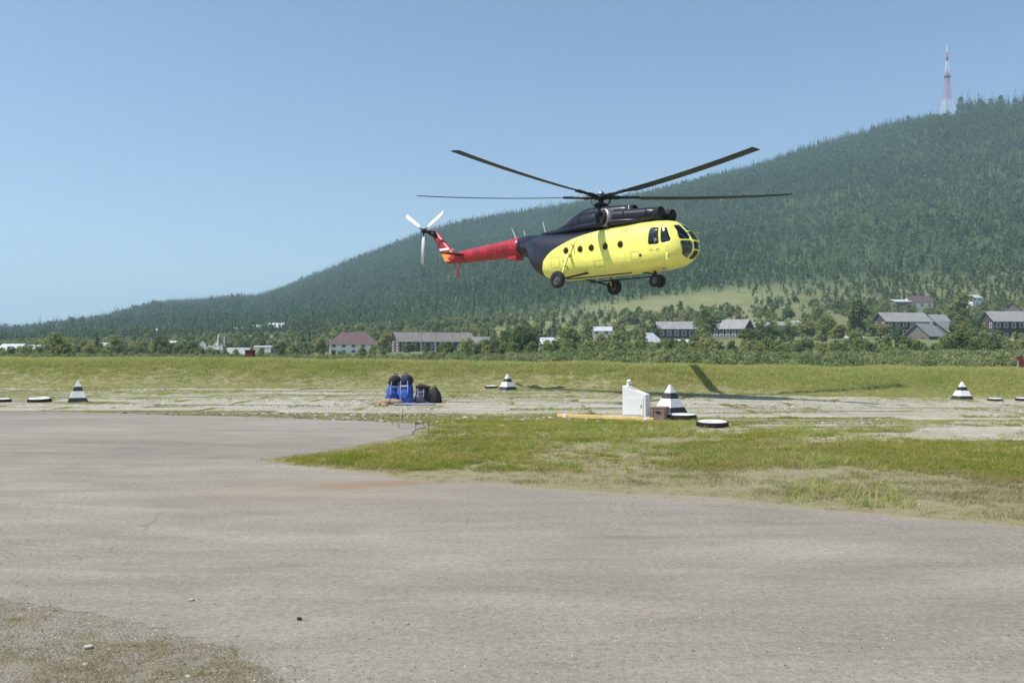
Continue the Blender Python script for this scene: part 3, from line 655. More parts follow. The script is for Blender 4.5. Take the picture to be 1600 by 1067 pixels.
# ------------------------------------------------------------------ helicopter
def m_fuselage():
    m, nt, b = mat_new("fuselage_paint"); v = coords(nt); s = N(nt, "ShaderNodeSeparateXYZ"); L(nt, v, s.inputs[0])
    fc = N(nt, "ShaderNodeFloatCurve"); L(nt, math_(nt, 'MULTIPLY', math_(nt, 'ADD', s.outputs[0], 3.5), 1 / 9.5), fc.inputs["Value"])
    pts = [(-3.5, -0.0), (-3.0, 0.0), (-2.96, 0.5), (-2.90, 0.95), (-2.74, 1.40), (-2.29, 1.77), (-1.52, 2.12), (-0.7, 2.39), (0.51, 2.62), (1.68, 2.75), (3.2, 2.85), (4.2, 2.98), (6.0, 3.2)]
    cv = fc.mapping.curves[0]
    while len(cv.points) < len(pts): cv.points.new(0.5, 0.5)
    for q, (x, z) in zip(cv.points, pts): q.location = ((x + 3.5) / 9.5, z / 4.0); q.handle_type = 'AUTO_CLAMPED' if x > -2.5 else 'VECTOR'
    fc.mapping.update()
    d = math_(nt, 'SUBTRACT', s.outputs[2], math_(nt, 'MULTIPLY', fc.outputs[0], 4.0))
    k = ramp(nt, math_(nt, 'ADD', math_(nt, 'MULTIPLY', d, 1.0), 0.5), [(0.497, 0.0), (0.503, 1.0)])
    n1 = noise(nt, v, 2.5, 5, 0.6); n2 = noise(nt, mapping(nt, v, (3.5, 1, 0.5)), 2.0, 6, 0.75)
    yel = ramp(nt, n1, [(0.3, (0.84, 0.81, 0.15)), (0.7, (0.90, 0.875, 0.20))])
    yel = mixc(nt, ramp(nt, n2, [(0.54, 0.0), (0.72, 0.5)]), yel, (0.50, 0.44, 0.09))
    # panel seams
    sx = math_(nt, 'ABSOLUTE', math_(nt, 'SUBTRACT', math_(nt, 'FRACT', math_(nt, 'MULTIPLY', s.outputs[0], 1.05)), 0.5))
    seam = ramp(nt, sx, [(0.0, 0.55), (0.013, 0.0)])
    for zz in (1.12, 2.28):
        seam = math_(nt, 'MAXIMUM', seam, ramp(nt, math_(nt, 'ABSOLUTE', math_(nt, 'SUBTRACT', s.outputs[2], zz)), [(0.0, 0.5), (0.012, 0.0)]))
    yel = mixc(nt, seam, yel, (0.30, 0.27, 0.04))
    blk = ramp(nt, n1, [(0.3, (0.008, 0.0085, 0.017)), (0.7, (0.016, 0.017, 0.032))])
    L(nt, mixc(nt, k, yel, blk), b.inputs["Base Color"])
    b.inputs["Roughness"].default_value = 0.34; b.inputs["Specular IOR Level"].default_value = 0.45; b.inputs["Coat Weight"].default_value = 0.15
    bump(nt, b, noise(nt, v, 1.6, 2), 0.12, 0.05)
    return m
def m_glass(name, tint, spec=0.14):
    m, nt, b = mat_new(name); nt.nodes.remove(b)
    t = N(nt, "ShaderNodeBsdfTransparent"); t.inputs[0].default_value = (*tint, 1)
    g = N(nt, "ShaderNodeBsdfGlossy"); g.inputs["Roughness"].default_value = 0.03
    fr = N(nt, "ShaderNodeFresnel"); fr.inputs[0].default_value = 1.5
    mx = N(nt, "ShaderNodeMixShader"); L(nt, math_(nt, 'MULTIPLY', fr.outputs[0], 1.3, clamp=True), mx.inputs[0])
    L(nt, t.outputs[0], mx.inputs[1]); L(nt, g.outputs[0], mx.inputs[2]); L(nt, mx.outputs[0], nt.nodes["Material Output"].inputs[0])
    return m
M['fuselage'] = m_fuselage()
M['cabin_dark'] = m_plain("cabin_lining", (0.05, 0.055, 0.06), 0.8)
M['cockpit_glass'] = m_glass("cockpit_glass", (0.82, 0.86, 0.84)); M['cabin_glass'] = m_glass("cabin_glass", (0.28, 0.30, 0.28))
M['black_paint'] = m_plain("navy_black_paint", (0.011, 0.0115, 0.022), 0.36, 0, 0.3, 2.0, 0.32)
M['red_paint'] = m_plain("red_paint", (0.40, 0.010, 0.022), 0.38, 0, 0.14, 2.0, 0.5, 0.15)
M['yellow_paint'] = m_plain("yellow_paint", (0.87, 0.845, 0.18), 0.36, 0, 0.12, 2.0, 0.45, 0.15)
M['dark_red'] = m_plain("dark_red_lettering", (0.16, 0.008, 0.016), 0.5)
M['olive_mark'] = m_plain("dark_lettering", (0.09, 0.09, 0.03), 0.5)
M['orange_paint'] = m_plain("orange_paint", (0.80, 0.27, 0.04), 0.45); M['white_paint'] = m_plain("white_paint", (0.78, 0.77, 0.74), 0.5, 0, 0.06)
M['tyre'] = m_plain("tyre_rubber", (0.018, 0.018, 0.018), 0.85); M['dark_metal'] = m_plain("dark_metal", (0.028, 0.028, 0.03), 0.45, 0.6)
M['grey_metal'] = m_plain("grey_metal", (0.42, 0.42, 0.43), 0.38, 0.8); M['rim'] = m_plain('wheel_rim', (0.10, 0.10, 0.105), 0.5, 0.3); M['seam'] = m_plain('dull_yellow_mark', (0.33, 0.30, 0.08), 0.7); M['soot'] = m_plain("sooted_pipe", (0.012, 0.011, 0.011), 0.8)  # seam: dull dark yellow of the drawn hatch outlines and the oil streak
M['blade'] = m_plain("rotor_blade_paint", (0.030, 0.034, 0.038), 0.45, 0, 0.2, 1.0); M['heat_steel'] = m_plain("heat_stained_steel", (0.34, 0.31, 0.33), 0.42, 0.7, 0.25, 5)
M['white_blade'] = m_plain("white_blade_paint", (0.70, 0.72, 0.74), 0.4, 0, 0.06)
M['skin'] = m_plain("skin", (0.50, 0.30, 0.20), 0.6); M['shirt'] = m_plain("white_shirt", (0.78, 0.78, 0.76), 0.85, 0, 0.08); M['seat'] = m_plain("seat_cloth", (0.10, 0.11, 0.12), 0.9)

YAW, PIT, ROL = R(43.80), R(1.01), R(-1.91)
HUBZ = 4.46
heli_rot = Euler((ROL, -PIT, -YAW), 'XYZ')
hub_w = Vector((4.447, 46.218, EYE + 7.60)); heli_base = hub_w - heli_rot.to_matrix() @ Vector((0, 0, 4.62))
heli = empty("helicopter", heli_base, heli_rot)
tag(heli, "yellow, black and red transport helicopter hovering low over the pad with wheels down", "helicopter")

def dense(ctrl, n, passes=2):
    C = np.array(ctrl, float); xs_ = np.linspace(C[0, 0], C[-1, 0], n) if C[-1, 0] > C[0, 0] else np.linspace(C[0, 0], C[-1, 0], n)
    o = np.argsort(C[:, 0]); D = np.stack([xs_] + [np.interp(xs_, C[o, 0], C[o, j]) for j in range(1, C.shape[1])], 1)
    for _ in range(passes): D[1:-1, 1:] = (D[:-2, 1:] + 2 * D[1:-1, 1:] + D[2:, 1:]) / 4
    return D
def ring(x, zb, zt, hw, n=2.4, y0=0.0, k=48, nl=None):
    zc, hh = (zb + zt) / 2, (zt - zb) / 2; out = []; nu = n
    for i in range(k):
        t = 2 * math.pi * (i + .5) / k; c, s = math.cos(t), math.sin(t); n = nl if (nl and s < 0) else nu
        out.append((x, y0 + hw * math.copysign(abs(c) ** (2 / n), c), zc + hh * math.copysign(abs(s) ** (2 / n), s)))
    return out
def body(name, ctrl, mat, n=30, expo=2.4, y0=0.0, k=40, parent=heli, passes=2):
    m = MB(); m.loft([ring(*d[:4], expo, y0, k) for d in dense(ctrl, n, passes)])
    return obj(name, fix_normals(m.data(name, mat, True)), parent)

FUS = [(5.62, 1.40, 1.56, 0.06), (5.55, 1.22, 1.74, 0.28), (5.45, 1.08, 1.94, 0.50), (5.25, 0.95, 2.20, 0.74), (5.0, 0.83, 2.45, 0.92), (4.55, 0.68, 2.74, 1.10), (3.84, 0.57, 2.88, 1.21), (3.0, 0.52, 2.90, 1.25),
       (-2.3, 0.47, 2.90, 1.25), (-3.0, 0.56, 2.92, 1.21), (-3.55, 0.80, 2.95, 1.13), (-3.88, 1.04, 2.98, 1.04), (-4.15, 1.34, 3.0, 0.93), (-4.34, 1.68, 3.02, 0.82), (-4.5, 1.84, 3.03, 0.74), (-4.98, 1.88, 3.06, 0.6)]
D = dense(FUS, 120, 1)
nose_x = [5.62, 5.60, 5.57, 5.52]
rings = [ring(*d, 2.35, 0, 72, 2.35 + 0.9 * float(sstep(5.4, 4.4, d[0]) * sstep(-4.6, -3.4, d[0]))) for d in D]
fus_base = fix_normals(MB().loft(rings).data("fuselage", M['fuselage'], True))
def chaikin(p, it=2):
    for _ in range(it):
        q = []
        for i in range(len(p)):
            a, b = p[i], p[(i + 1) % len(p)]
            q += [(a[0] * .88 + b[0] * .12, a[1] * .88 + b[1] * .12), (a[0] * .12 + b[0] * .88, a[1] * .12 + b[1] * .88)]
        p = q
    return p
def prism(poly, lo, hi, axis):
    n = len(poly); mk = (lambda p, t: (p[0], t, p[1])) if axis == 'Y' else (lambda p, t: (t, p[0], p[1]))
    return fix_normals(MB().add([mk(p, lo) for p in poly] + [mk(p, hi) for p in poly], [tuple(range(n)), tuple(range(2 * n - 1, n - 1, -1))] + [(i, n + i, n + (i + 1) % n, (i + 1) % n) for i in range(n)]).data("cutter", None))
cut = []   # (name, label, mesh, glass)
for sd in (-1, 1):
    lo, hi = sorted((sd * 0.55, sd * 1.9))
    for X in (-1.21, -0.30, 0.40, 1.25, 2.15):
        cut.append(("cabin_window", prism([(X + 0.16 * math.cos(t), 1.76 + 0.16 * math.sin(t)) for t in np.linspace(0, 6.283, 21)[:-1]], lo, hi, 'Y'), 'cabin_glass', (X, sd)))
    cut.append(("cockpit_side_window", prism(chaikin([(3.70, 1.60), (4.28, 1.60), (4.17, 2.40), (3.72, 2.42)], 1), *sorted((sd * 0.7, sd * 1.9)), 'Y'), 'cockpit_glass', None))
    cut.append(("cockpit_quarter_window", prism(chaikin([(4.37, 1.62), (4.84, 1.72), (4.55, 2.38), (4.26, 2.40)], 1), *sorted((sd * 0.6, sd * 1.9)), 'Y'), 'cockpit_glass', None))
    y0, y1 = sorted((sd * 0.36, sd * 0.90))
    cut.append(("windscreen_pane", prism(chaikin([(sd * .325, 1.79), (sd * .83, 1.79), (sd * .68, 2.46), (sd * .315, 2.53)], 1), 4.55, 6.2, 'X'), 'cockpit_glass', None))
    cut.append(("chin_window", prism(chaikin([(sd * .27, 0.95), (sd * .64, 1.10), (sd * .80, 1.72), (sd * .29, 1.72)], 1), 4.85, 6.2, 'X'), 'cockpit_glass', None))
cut.append(("windscreen_pane", prism(chaikin([(-.275, 1.79), (.275, 1.79), (.265, 2.53), (-.265, 2.53)], 1), 4.55, 6.2, 'X'), 'cockpit_glass', None))
cut.append(("chin_window", prism(chaikin([(-.225, 1.36), (.225, 1.36), (.24, 1.72), (-.24, 1.72)], 1), 4.9, 6.2, 'X'), 'cockpit_glass', None))
cut.append(("chin_window", prism(chaikin([(-.21, 0.95), (.21, 0.95), (.22, 1.30), (-.22, 1.30)], 1), 4.9, 6.2, 'X'), 'cockpit_glass', None))

def joined(names):
    m = MB()
    for c_ in cut:
        if (c_[0] in names): m.add([v.co[:] for v in c_[1].vertices], [tuple(p.vertices) for p in c_[1].polygons])
    return m.build("cutter", None)
cutter = joined(("cabin_window", "cockpit_side_window", "cockpit_quarter_window")); cutter2 = joined(("windscreen_pane", "chin_window")); shell = obj("shell", fus_base.copy()); shell.data.materials.append(M['cabin_dark'])
sm = shell.modifiers.new("s", 'SOLIDIFY'); sm.thickness = 0.045; sm.offset = -1; sm.material_offset = 1; sm.material_offset_rim = 0
bo = shell.modifiers.new("b", 'BOOLEAN'); bo.operation = 'DIFFERENCE'; bo.object = cutter; bo.solver = 'EXACT'
b2 = shell.modifiers.new('b2', 'BOOLEAN'); b2.operation = 'DIFFERENCE'; b2.object = cutter2; b2.solver = 'EXACT'
fus_me = evaluated(shell); fus_me.name = "fuselage"
fus_me.polygons.foreach_set("use_smooth", [True] * len(fus_me.polygons))
obj("fuselage", fus_me, heli)
# glass: a thin inner skin cut to each opening
thin = fus_base.copy(); nr = [v.normal.copy() for v in thin.vertices]
for v, n_ in zip(thin.vertices, nr): v.co -= n_ * 0.018
shell.modifiers.remove(b2); bpy.data.objects.remove(cutter2)
shell.data = thin; sm.thickness = 0.008; sm.material_offset = 0; bo.operation = 'INTERSECT'
for nm, cme, gl, info in cut:
    cutter.data = cme; pm = evaluated(shell); pm.name = nm; pm.materials.clear(); pm.materials.append(M[gl])
    pm.polygons.foreach_set("material_index", [0] * len(pm.polygons)); pm.polygons.foreach_set("use_smooth", [True] * len(pm.polygons))
    w = obj(nm, pm, heli)
    if info:
        X, sd = info
        fr = MB(); yb = None
        yv = max(abs(v.co.y) for v in pm.vertices) if len(pm.vertices) else 1.22
        fr.lathe([(0.16, -0.03), (0.16, 0.025), (0.195, 0.02), (0.195, -0.03)], 20, 'Y', (X, sd * yv, 1.76)); fr.build("window_frame", M['yellow_paint'], w)
bpy.data.objects.remove(shell); bpy.data.objects.remove(cutter)
# interior
MB().box((0.75, 0, 0.98), (6.7, 1.7, 0.06)).box((3.35, 0, 1.80), (0.06, 1.7, 1.6)).build("cabin_floor", M['cabin_dark'], heli)
MB().box((4.85, 0, 1.48), (0.30, 1.35, 0.36)).build("instrument_panel", M['cabin_dark'], heli)
for sd in (-1, 1):
    s = MB(); s.box((3.85, sd * 0.6, 1.32), (0.48, 0.46, 0.12)).box((3.60, sd * 0.6, 1.72), (0.12, 0.46, 0.75), Matrix.Rotation(R(-8), 3, 'Y')).box((3.85, sd * .6, 1.12), (0.36, 0.3, 0.3))
    bevelled(s.build("pilot_seat", M['seat'], heli), 0.03)

def skin_mesh(name, verts, edges, radii, mats, sub=2):
    me = bpy.data.meshes.new(name); me.from_pydata(verts, edges, []); o = obj(name, me)
    md = o.modifiers.new("skin", 'SKIN'); sv = me.skin_vertices[0].data
    for s, r in zip(sv, radii): s.radius = (r, r) if not hasattr(r, '__len__') else r
    sv[0].use_root = True; md.use_smooth_shade = True
    ss = o.modifiers.new("sub", 'SUBSURF'); ss.levels = sub; ss.render_levels = sub
    q = evaluated(o); bpy.data.objects.remove(o); q.name = name
    for m_ in mats: q.materials.append(m_)
    return q
# two pilots, seated (local: x forward, z up from the seat)
pv = [(0, 0, 0.05), (0.0, 0, 0.25), (0.02, 0, 0.45), (0.0, 0, 0.56), (0.02, 0, 0.66), (0.04, 0, 0.76), (0.03, 0, 0.87),
      (0.02, 0.2, 0.53), (0.10, 0.27, 0.28), (0.34, 0.20, 0.22), (0.43, 0.17, 0.24), (0.02, -0.2, 0.53), (0.10, -0.27, 0.28), (0.34, -0.20, 0.22), (0.43, -0.17, 0.24),
      (0.06, 0.11, 0.04), (0.48, 0.14, 0.07), (0.56, 0.14, -0.30), (0.68, 0.14, -0.36), (0.06, -0.11, 0.04), (0.48, -0.14, 0.07), (0.56, -0.14, -0.30), (0.68, -0.14, -0.36)]
pe = [(0, 1), (1, 2), (2, 3), (3, 4), (4, 5), (5, 6), (2, 7), (7, 8), (8, 9), (9, 10), (2, 11), (11, 12), (12, 13), (13, 14), (0, 15), (15, 16), (16, 17), (17, 18), (0, 19), (19, 20), (20, 21), (21, 22)]
pr = [(0.16, 0.13), (0.17, 0.12), (0.18, 0.12), 0.08, 0.055, (0.085, 0.10), (0.07, 0.085), 0.075, 0.055, 0.042, 0.035, 0.075, 0.055, 0.042, 0.035, 0.085, 0.07, 0.055, 0.045, 0.085, 0.07, 0.055, 0.045]
M['trousers'] = m_plain("navy_trousers", (0.02, 0.022, 0.035), 0.9); M['hair'] = m_plain("dark_hair", (0.02, 0.015, 0.01), 0.7); M['headset'] = m_plain("headset_plastic", (0.03, 0.03, 0.03), 0.5)
pme = skin_mesh("body", pv, pe, pr, [M['shirt'], M['skin'], M['trousers']])
for p in pme.polygons:
    c = p.center
    if c.z > 0.60 or (c.x > 0.30 and c.z > 0.15): p.material_index = 1
    elif c.z < 0.13 and c.x > 0.02 or c.z < 0.05: p.material_index = 2
for i, sd in enumerate((-1, 1)):
    e = empty("person", (0, 0, 0)); e.parent = None
    e.matrix_world = Matrix.Translation(heli_base) @ heli_rot.to_matrix().to_4x4() @ Matrix.Translation((3.82, sd * 0.62, 1.36))
    e.location = e.matrix_world.to_translation(); e.rotation_euler = heli_rot
    tag(e, ["pilot in white shirt and headset in the right cockpit seat", "pilot in white shirt and headset in the left cockpit seat"][i], "person")
    obj("body", pme, e)
    hm = MB(); hm.lathe([(0.001, 0.975), (0.05, 0.968), (0.092, 0.93), (0.108, 0.87), (0.105, 0.82), (0.09, 0.80)], 14, 'Z', (0.015, 0, 0)); hm.build("hair", M['hair'], e, True)
    fm = MB(); fm.path([(0.125, 0, 0.84), (0.15, 0, 0.79), (0.12, 0, 0.775)], [0.012, 0.017, 0.012], 6); fm.build("nose", M['skin'], e)
    hs_ = MB(); hs_.lathe([(0.001, -0.125), (0.04, -0.125), (0.04, -0.095), (0.001, -0.095)], 10, 'Y', (0.04, 0, 0.81)); hs_.lathe([(0.001, 0.095), (0.04, 0.095), (0.04, 0.125), (0.001, 0.125)], 10, 'Y', (0.04, 0, 0.81))
    hs_.path([(0.04, -0.115, 0.83), (0.04, -0.09, 0.94), (0.04, 0, 0.985), (0.04, 0.09, 0.94), (0.04, 0.115, 0.83)], [0.012] * 5, 6); hs_.build("headset", M['headset'], e)

# engine deck
body("engine_deck", [(3.3, 2.80, 2.90, 0.40), (2.9, 2.78, 3.02, 0.78), (2.2, 2.75, 3.12, 0.98), (0.8, 2.72, 3.20, 1.02), (-1.0, 2.72, 3.12, 0.95), (-2.4, 2.72, 3.05, 0.72), (-3.6, 2.75, 3.04, 0.45)], M['black_paint'], 30, 2.8)
for sd in (-1, 1):
    e = body("engine_cowling", [(3.86, 2.98, 3.36, 0.22), (3.78, 2.90, 3.43, 0.30), (3.5, 2.86, 3.48, 0.34), (2.6, 2.82, 3.52, 0.38), (1.2, 2.80, 3.62, 0.44), (0.2, 2.80, 3.64, 0.46), (-0.9, 2.80, 3.55, 0.42), (-1.8, 2.80, 3.25, 0.30), (-2.5, 2.80, 3.05, 0.15)], M['black_paint'], 36, 2.2, sd * 0.47)
    it = MB(); it.lathe([(0.30, 3.60), (0.30, 3.93), (0.27, 3.96), (0.24, 3.93), (0.23, 3.80), (0.13, 3.97), (0.06, 4.04), (0.005, 4.06)], 24, 'X', (0, sd * 0.47, 3.17)); it.build("engine_intake", M['soot'], heli, True)
    ex = MB(); A = Vector((0.98, sd * 0.62, 3.22)); B_ = Vector((0.80, sd * 1.10, 3.22))
    ax = (B_ - A).normalized(); u_ = Vector((0, 0, 1)); w_ = ax.cross(u_)
    def circ(c, r, k=24): return [tuple(c + u_ * r * math.cos(6.283 * i / k) + w_ * r * math.sin(6.283 * i / k)) for i in range(k)]
    sh = MB(); sh.loft([circ(A - ax * 0.1, 0.47), circ(A + ax * 0.22, 0.47), circ(A + ax * 0.34, 0.42), circ(A + ax * 0.34, 0.36), circ(A + ax * 0.05, 0.34)], False); sh.build("exhaust_shroud", M['heat_steel'], heli, True)
    ex.loft([circ(A, 0.33), circ(B_, 0.33), circ(B_, 0.30), circ(A + ax * 0.05, 0.27), circ(A + ax * 0.05, 0.01)], False); ex.build("exhaust_pipe", M['soot'], heli, True)
    for X in (3.32, 2.0, 0.1, -0.75): MB().box((X, sd * (0.47 + 0.40), 3.16), (0.02, 0.05, 0.55)).build("cowling_strap", M['dark_metal'], heli)
body("gearbox_fairing", [(2.06, 3.40, 3.62, 0.22), (1.98, 3.30, 3.80, 0.34), (1.7, 3.2, 3.86, 0.42), (1.0, 3.1, 3.92, 0.50), (0.3, 3.0, 3.97, 0.56), (-0.6, 3.0, 3.98, 0.56), (-1.0, 3.0, 3.92, 0.53), (-1.6, 3.0, 3.62, 0.45), (-2.3, 2.9, 3.24, 0.32), (-3.3, 2.9, 3.09, 0.20)], M['black_paint'], 40, 2.5)
MB().lathe([(0.27, 1.70), (0.27, 2.09), (0.24, 2.12), (0.21, 2.08), (0.2, 1.95), (0.01, 1.95)], 22, 'X', (0, 0, 3.56)).build("fan_intake", M['soot'], heli, True)
for c_, d_ in (((2.25, -0.47, 3.50), (0.05, 0.08, 0.10)), ((3.62, -0.60, 3.36), (0.10, 0.06, 0.10)), ((3.62, 0.60, 3.36), (0.10, 0.06, 0.10)), ((1.98, -0.36, 3.66), (0.04, 0.06, 0.22))): MB().box(c_, d_).build("cowling_latch", M['white_paint'], heli)
# tail boom, fin, stabiliser
body("boom_root", [(-4.70, 1.80, 3.05, 0.62), (-5.0, 1.90, 3.05, 0.57), (-5.32, 1.955, 3.00, 0.53)], M['black_paint'], 8, 2.0, 0, 36, passes=0)
body("tail_boom", [(-5.30, 1.95, 3.01, 0.535), (-7.5, 1.96, 2.86, 0.45), (-9.7, 1.98, 2.70, 0.36), (-10.6, 2.02, 2.62, 0.30), (-11.15, 2.10, 2.5, 0.16)], M['red_paint'], 30, 2.0, 0, 36, passes=1)
bs = MB()
for X in (-6.3, -7.4, -8.5, -9.6):
    q = np.interp(-X, [5.3, 7.5, 9.7], [0.535, 0.45, 0.36]); bs.loft([ring(X, 1.95 + (q > 0) * 0.0, 2.86 + (X + 7.5) * 0.07, q + 0.006, 2.0, 0, 36), ring(X - 0.03, 1.95, 2.86 + (X + 7.53) * 0.07, q + 0.006, 2.0, 0, 36)], False)
bs.build("boom_seam", M['dark_red'], heli)
def wing(path, chord, thick, lead, axis):
    """path: centre points; airfoil-like rings across the given axis"""
    rings_ = []
    for p, c, t in zip(path, chord, thick):
        r_ = []
        for s_, h in ((0.5, 0.05), (0.38, 0.8), (0.1, 1.0), (-0.2, 0.8), (-0.5, 0.08), (-0.5, -0.08), (-0.2, -0.8), (0.1, -1.0), (0.38, -0.8), (0.5, -0.05)):
            r_.append((p[0] + s_ * c, p[1] + h * t / 2 * (axis == 'Z'), p[2] + h * t / 2 * (axis == 'Y')))
        rings_.append(r_)
    return MB().loft(rings_)
fin = wing([(-10.75, 0, 2.05), (-11.0, 0, 2.35), (-11.35, 0, 2.75), (-11.9, 0, 3.35), (-12.38, 0, 3.85), (-12.5, 0, 4.02)], [1.05, 1.25, 1.05, 0.80, 0.66, 0.5], [0.30, 0.34, 0.30, 0.26, 0.24, 0.16], 0, 'Z')
obj("tail_fin", fix_normals(fin.data("tail_fin", M['red_paint'], True)), heli)
for sd in (-1, 1):
    obj("fin_panel", fix_normals(MB().add([(-10.52, sd * .180, 2.15), (-11.35, sd * .172, 2.15), (-11.72, sd * .150, 2.62), (-10.85, sd * .165, 2.62)], [(0, 1, 2, 3)]).data("fin_panel", M['orange_paint'])), heli)
    obj("fin_stripe", fix_normals(MB().add([(-11.0, sd * .168, 2.82), (-11.84, sd * .140, 2.82), (-11.92, sd * .138, 2.95), (-11.10, sd * .160, 2.95)], [(0, 1, 2, 3)]).data("fin_stripe", M['white_paint'])), heli)
    st = wing([(-10.0, sd * 0.25, 2.42), (-10.05, sd * 1.36, 2.44)], [0.92, 0.66], [0.12, 0.07], 0, 'Y'); obj("stabiliser", fix_normals(st.data("stabiliser", M['dark_red'], True)), heli)
MB().path([(-12.2, 0, 3.72), (-12.62, -0.30, 3.98)], [0.16, 0.14], 12).path([(-12.40, 0, 3.92), (-12.66, -0.62, 4.02)], [0.13, 0.10], 12).build("tail_gearbox", M['dark_metal'], heli, True)
tr = empty("tail_rotor"); tr.parent = heli; tr.location = (-12.66, -0.70, 4.02)
MB().lathe([(0.02, -0.14), (0.13, -0.12), (0.15, 0.04), (0.10, 0.10)], 16, 'Y').build("rotor_hub", M['soot'], tr, True)
for a in (183, 303, 63):
    q = wing([(0, 0, 0.28), (0, 0, 0.55), (0, 0, 1.93)], [0.12, 0.27, 0.27], [0.05, 0.04, 0.03], 0, 'Z'); o = obj("tail_blade", fix_normals(q.data("tail_blade", M['white_blade'], True)), tr); o.rotation_euler = (0, R(a), 0)
    MB().tube((0, 0, 0), (0, 0, 0.4), 0.05, 0.04).build("blade_grip", M['soot'], o)
MB().path([(-10.2, 0.0, 2.05), (-10.48, 0, 1.32)], [0.035, 0.03], 8).path([(-10.72, 0.0, 2.1), (-10.48, 0, 1.32)], [0.03, 0.03], 8).box((-10.48, 0, 1.29), (0.26, 0.16, 0.05)).build("tail_skid", M['red_paint'], heli)
rb = MB(); rb.box((-5.82, 0, 1.93), (0.62, 0.62, 0.26)); bevelled(rb.build("radar_box", M['red_paint'], heli), 0.04)
for X, Z, dx, h in ((-5.82, 3.0, -0.34, 0.55), (-5.12, 3.04, -0.14, 0.30), (-3.68, 3.06, -0.22, 0.62)):
    MB().tube((X, 0, Z - 0.05), (X + dx, 0, Z + h), 0.022, 0.014, 6).build("whip_antenna", M['white_paint'], heli)
# lettering, laid onto the skin
def skin_y(x, z):
    if x < -5.0: C = np.array([(5.30, 1.95, 3.01, 0.535), (7.5, 1.96, 2.86, 0.45), (9.7, 1.98, 2.70, 0.36)]); zb, zt, hw = (np.interp(-x, C[:, 0], C[:, j]) for j in (1, 2, 3)); n = 2.0
    else: o_ = np.argsort(D[:, 0]); zb, zt, hw = (np.interp(x, D[o_, 0], D[o_, j]) for j in (1, 2, 3)); n = 2.35 + (0.9 * float(sstep(5.4, 4.4, x) * sstep(-4.6, -3.4, x)) if z < (zb + zt) / 2 else 0)
    q = min(0.999, abs(z - (zb + zt) / 2) / ((zt - zb) / 2)); return hw * (1 - q ** n) ** (1 / n)
def decal(name, v, f, sd, mat, parent):
    """v: (x, z) pairs"""
    return obj(name, mesh_data(name, [(x, sd * (skin_y(x, z) + 0.006), z) for x, z in v], f, mat), parent)
def text(body_, size, mat, cx, cz, sd, slope=0.0, shear=0.0):
    c = bpy.data.curves.new("lettering", 'FONT'); c.body = body_; c.size = size; c.align_x = 'CENTER'; c.align_y = 'CENTER'; c.shear = shear; c.resolution_u = 3
    t = obj("tmp", c); me_ = evaluated(t); bpy.data.objects.remove(t)
    bm = bmesh.new(); bm.from_mesh(me_); bmesh.ops.subdivide_edges(bm, edges=[e_ for e_ in bm.edges if e_.calc_length() > size * .2], cuts=2, use_grid_fill=False); bmesh.ops.triangulate(bm, faces=bm.faces); bm.to_mesh(me_); bm.free()
    v = [(cx - sd * p.co.x, cz + p.co.y - sd * p.co.x * slope) for p in me_.vertices]
    f = [tuple(p.vertices) for p in me_.polygons]
    return decal("lettering", v, f, sd, mat, heli)
for sd in (-1, 1):
    for k, ch in enumerate("RA-24408"): text(ch, 0.60, M['dark_red'], -7.40 - sd * (k - 3.5) * 0.37, 2.42, sd)
    for k, ch in enumerate("001"): text(ch, 0.25, M['olive_mark'], 2.35 - sd * (k - 1) * 0.24, 2.42, sd, 0, 0.25)
    for k, ch in enumerate("Mi-8T"): text(ch, 0.15, M['olive_mark'], 4.05 - sd * (k - 2) * 0.105, 1.34, sd)
    for a, b_, w in (((-0.98, 1.42), (-0.62, 2.28), 0.035), ((-0.72, 2.05), (-0.66, 1.55), 0.03), ((-0.90, 2.08), (-0.74, 1.90), 0.03), ((-0.58, 2.26), (-0.52, 1.98), 0.012)):
        dx, dz = b_[0] - a[0], b_[1] - a[1]; l_ = math.hypot(dx, dz); nx_, nz_ = -dz / l_ * w, dx / l_ * w
        v = []
        for t in np.linspace(0, 1, 7): k = 1 - .5 * t; v += [(a[0] + dx * t - nx_ * k, a[1] + dz * t - nz_ * k), (a[0] + dx * t + nx_ * k, a[1] + dz * t + nz_ * k)]
        decal("emblem_stroke", v, [(2 * i, 2 * i + 1, 2 * i + 3, 2 * i + 2) for i in range(6)], sd, M['olive_mark'], heli)
# hatches and vents on the hull
def strip(x0, z0, x1, z1, w, sd, mat, name):
    dx, dz = x1 - x0, z1 - z0; l_ = math.hypot(dx, dz); nx_, nz_ = -dz / l_ * w, dx / l_ * w; v = []
    for t in np.linspace(0, 1, 6): v += [(x0 + dx * t - nx_, z0 + dz * t - nz_), (x0 + dx * t + nx_, z0 + dz * t + nz_)]
    return decal(name, v, [(2 * i, 2 * i + 1, 2 * i + 3, 2 * i + 2) for i in range(5)], sd, mat, heli)
for sd in (-1, 1):
    for x0, x1, z0, z1 in ((-2.2, -1.65, 1.0, 1.5), (0.55, 1.15, 0.82, 1.12), (2.75, 3.2, 1.0, 1.35), (1.6, 2.3, 2.33, 2.62), (-0.4, 0.3, 2.05, 2.35)):
        for q in ((x0, z0, x1, z0), (x1, z0, x1, z1), (x1, z1, x0, z1), (x0, z1, x0, z0)): strip(*q, 0.008, sd, M['seam'], "hatch_seam")
    strip(3.22, 1.16, 3.34, 1.16, 0.06, sd, M['soot'], "vent"); strip(3.5, 1.72, 3.5, 2.2, 0.008, sd, M['seam'], "hatch_seam")
    strip(-1.4, 1.30, -1.15, 0.85, 0.05, sd, M['seam'], "oil_streak")
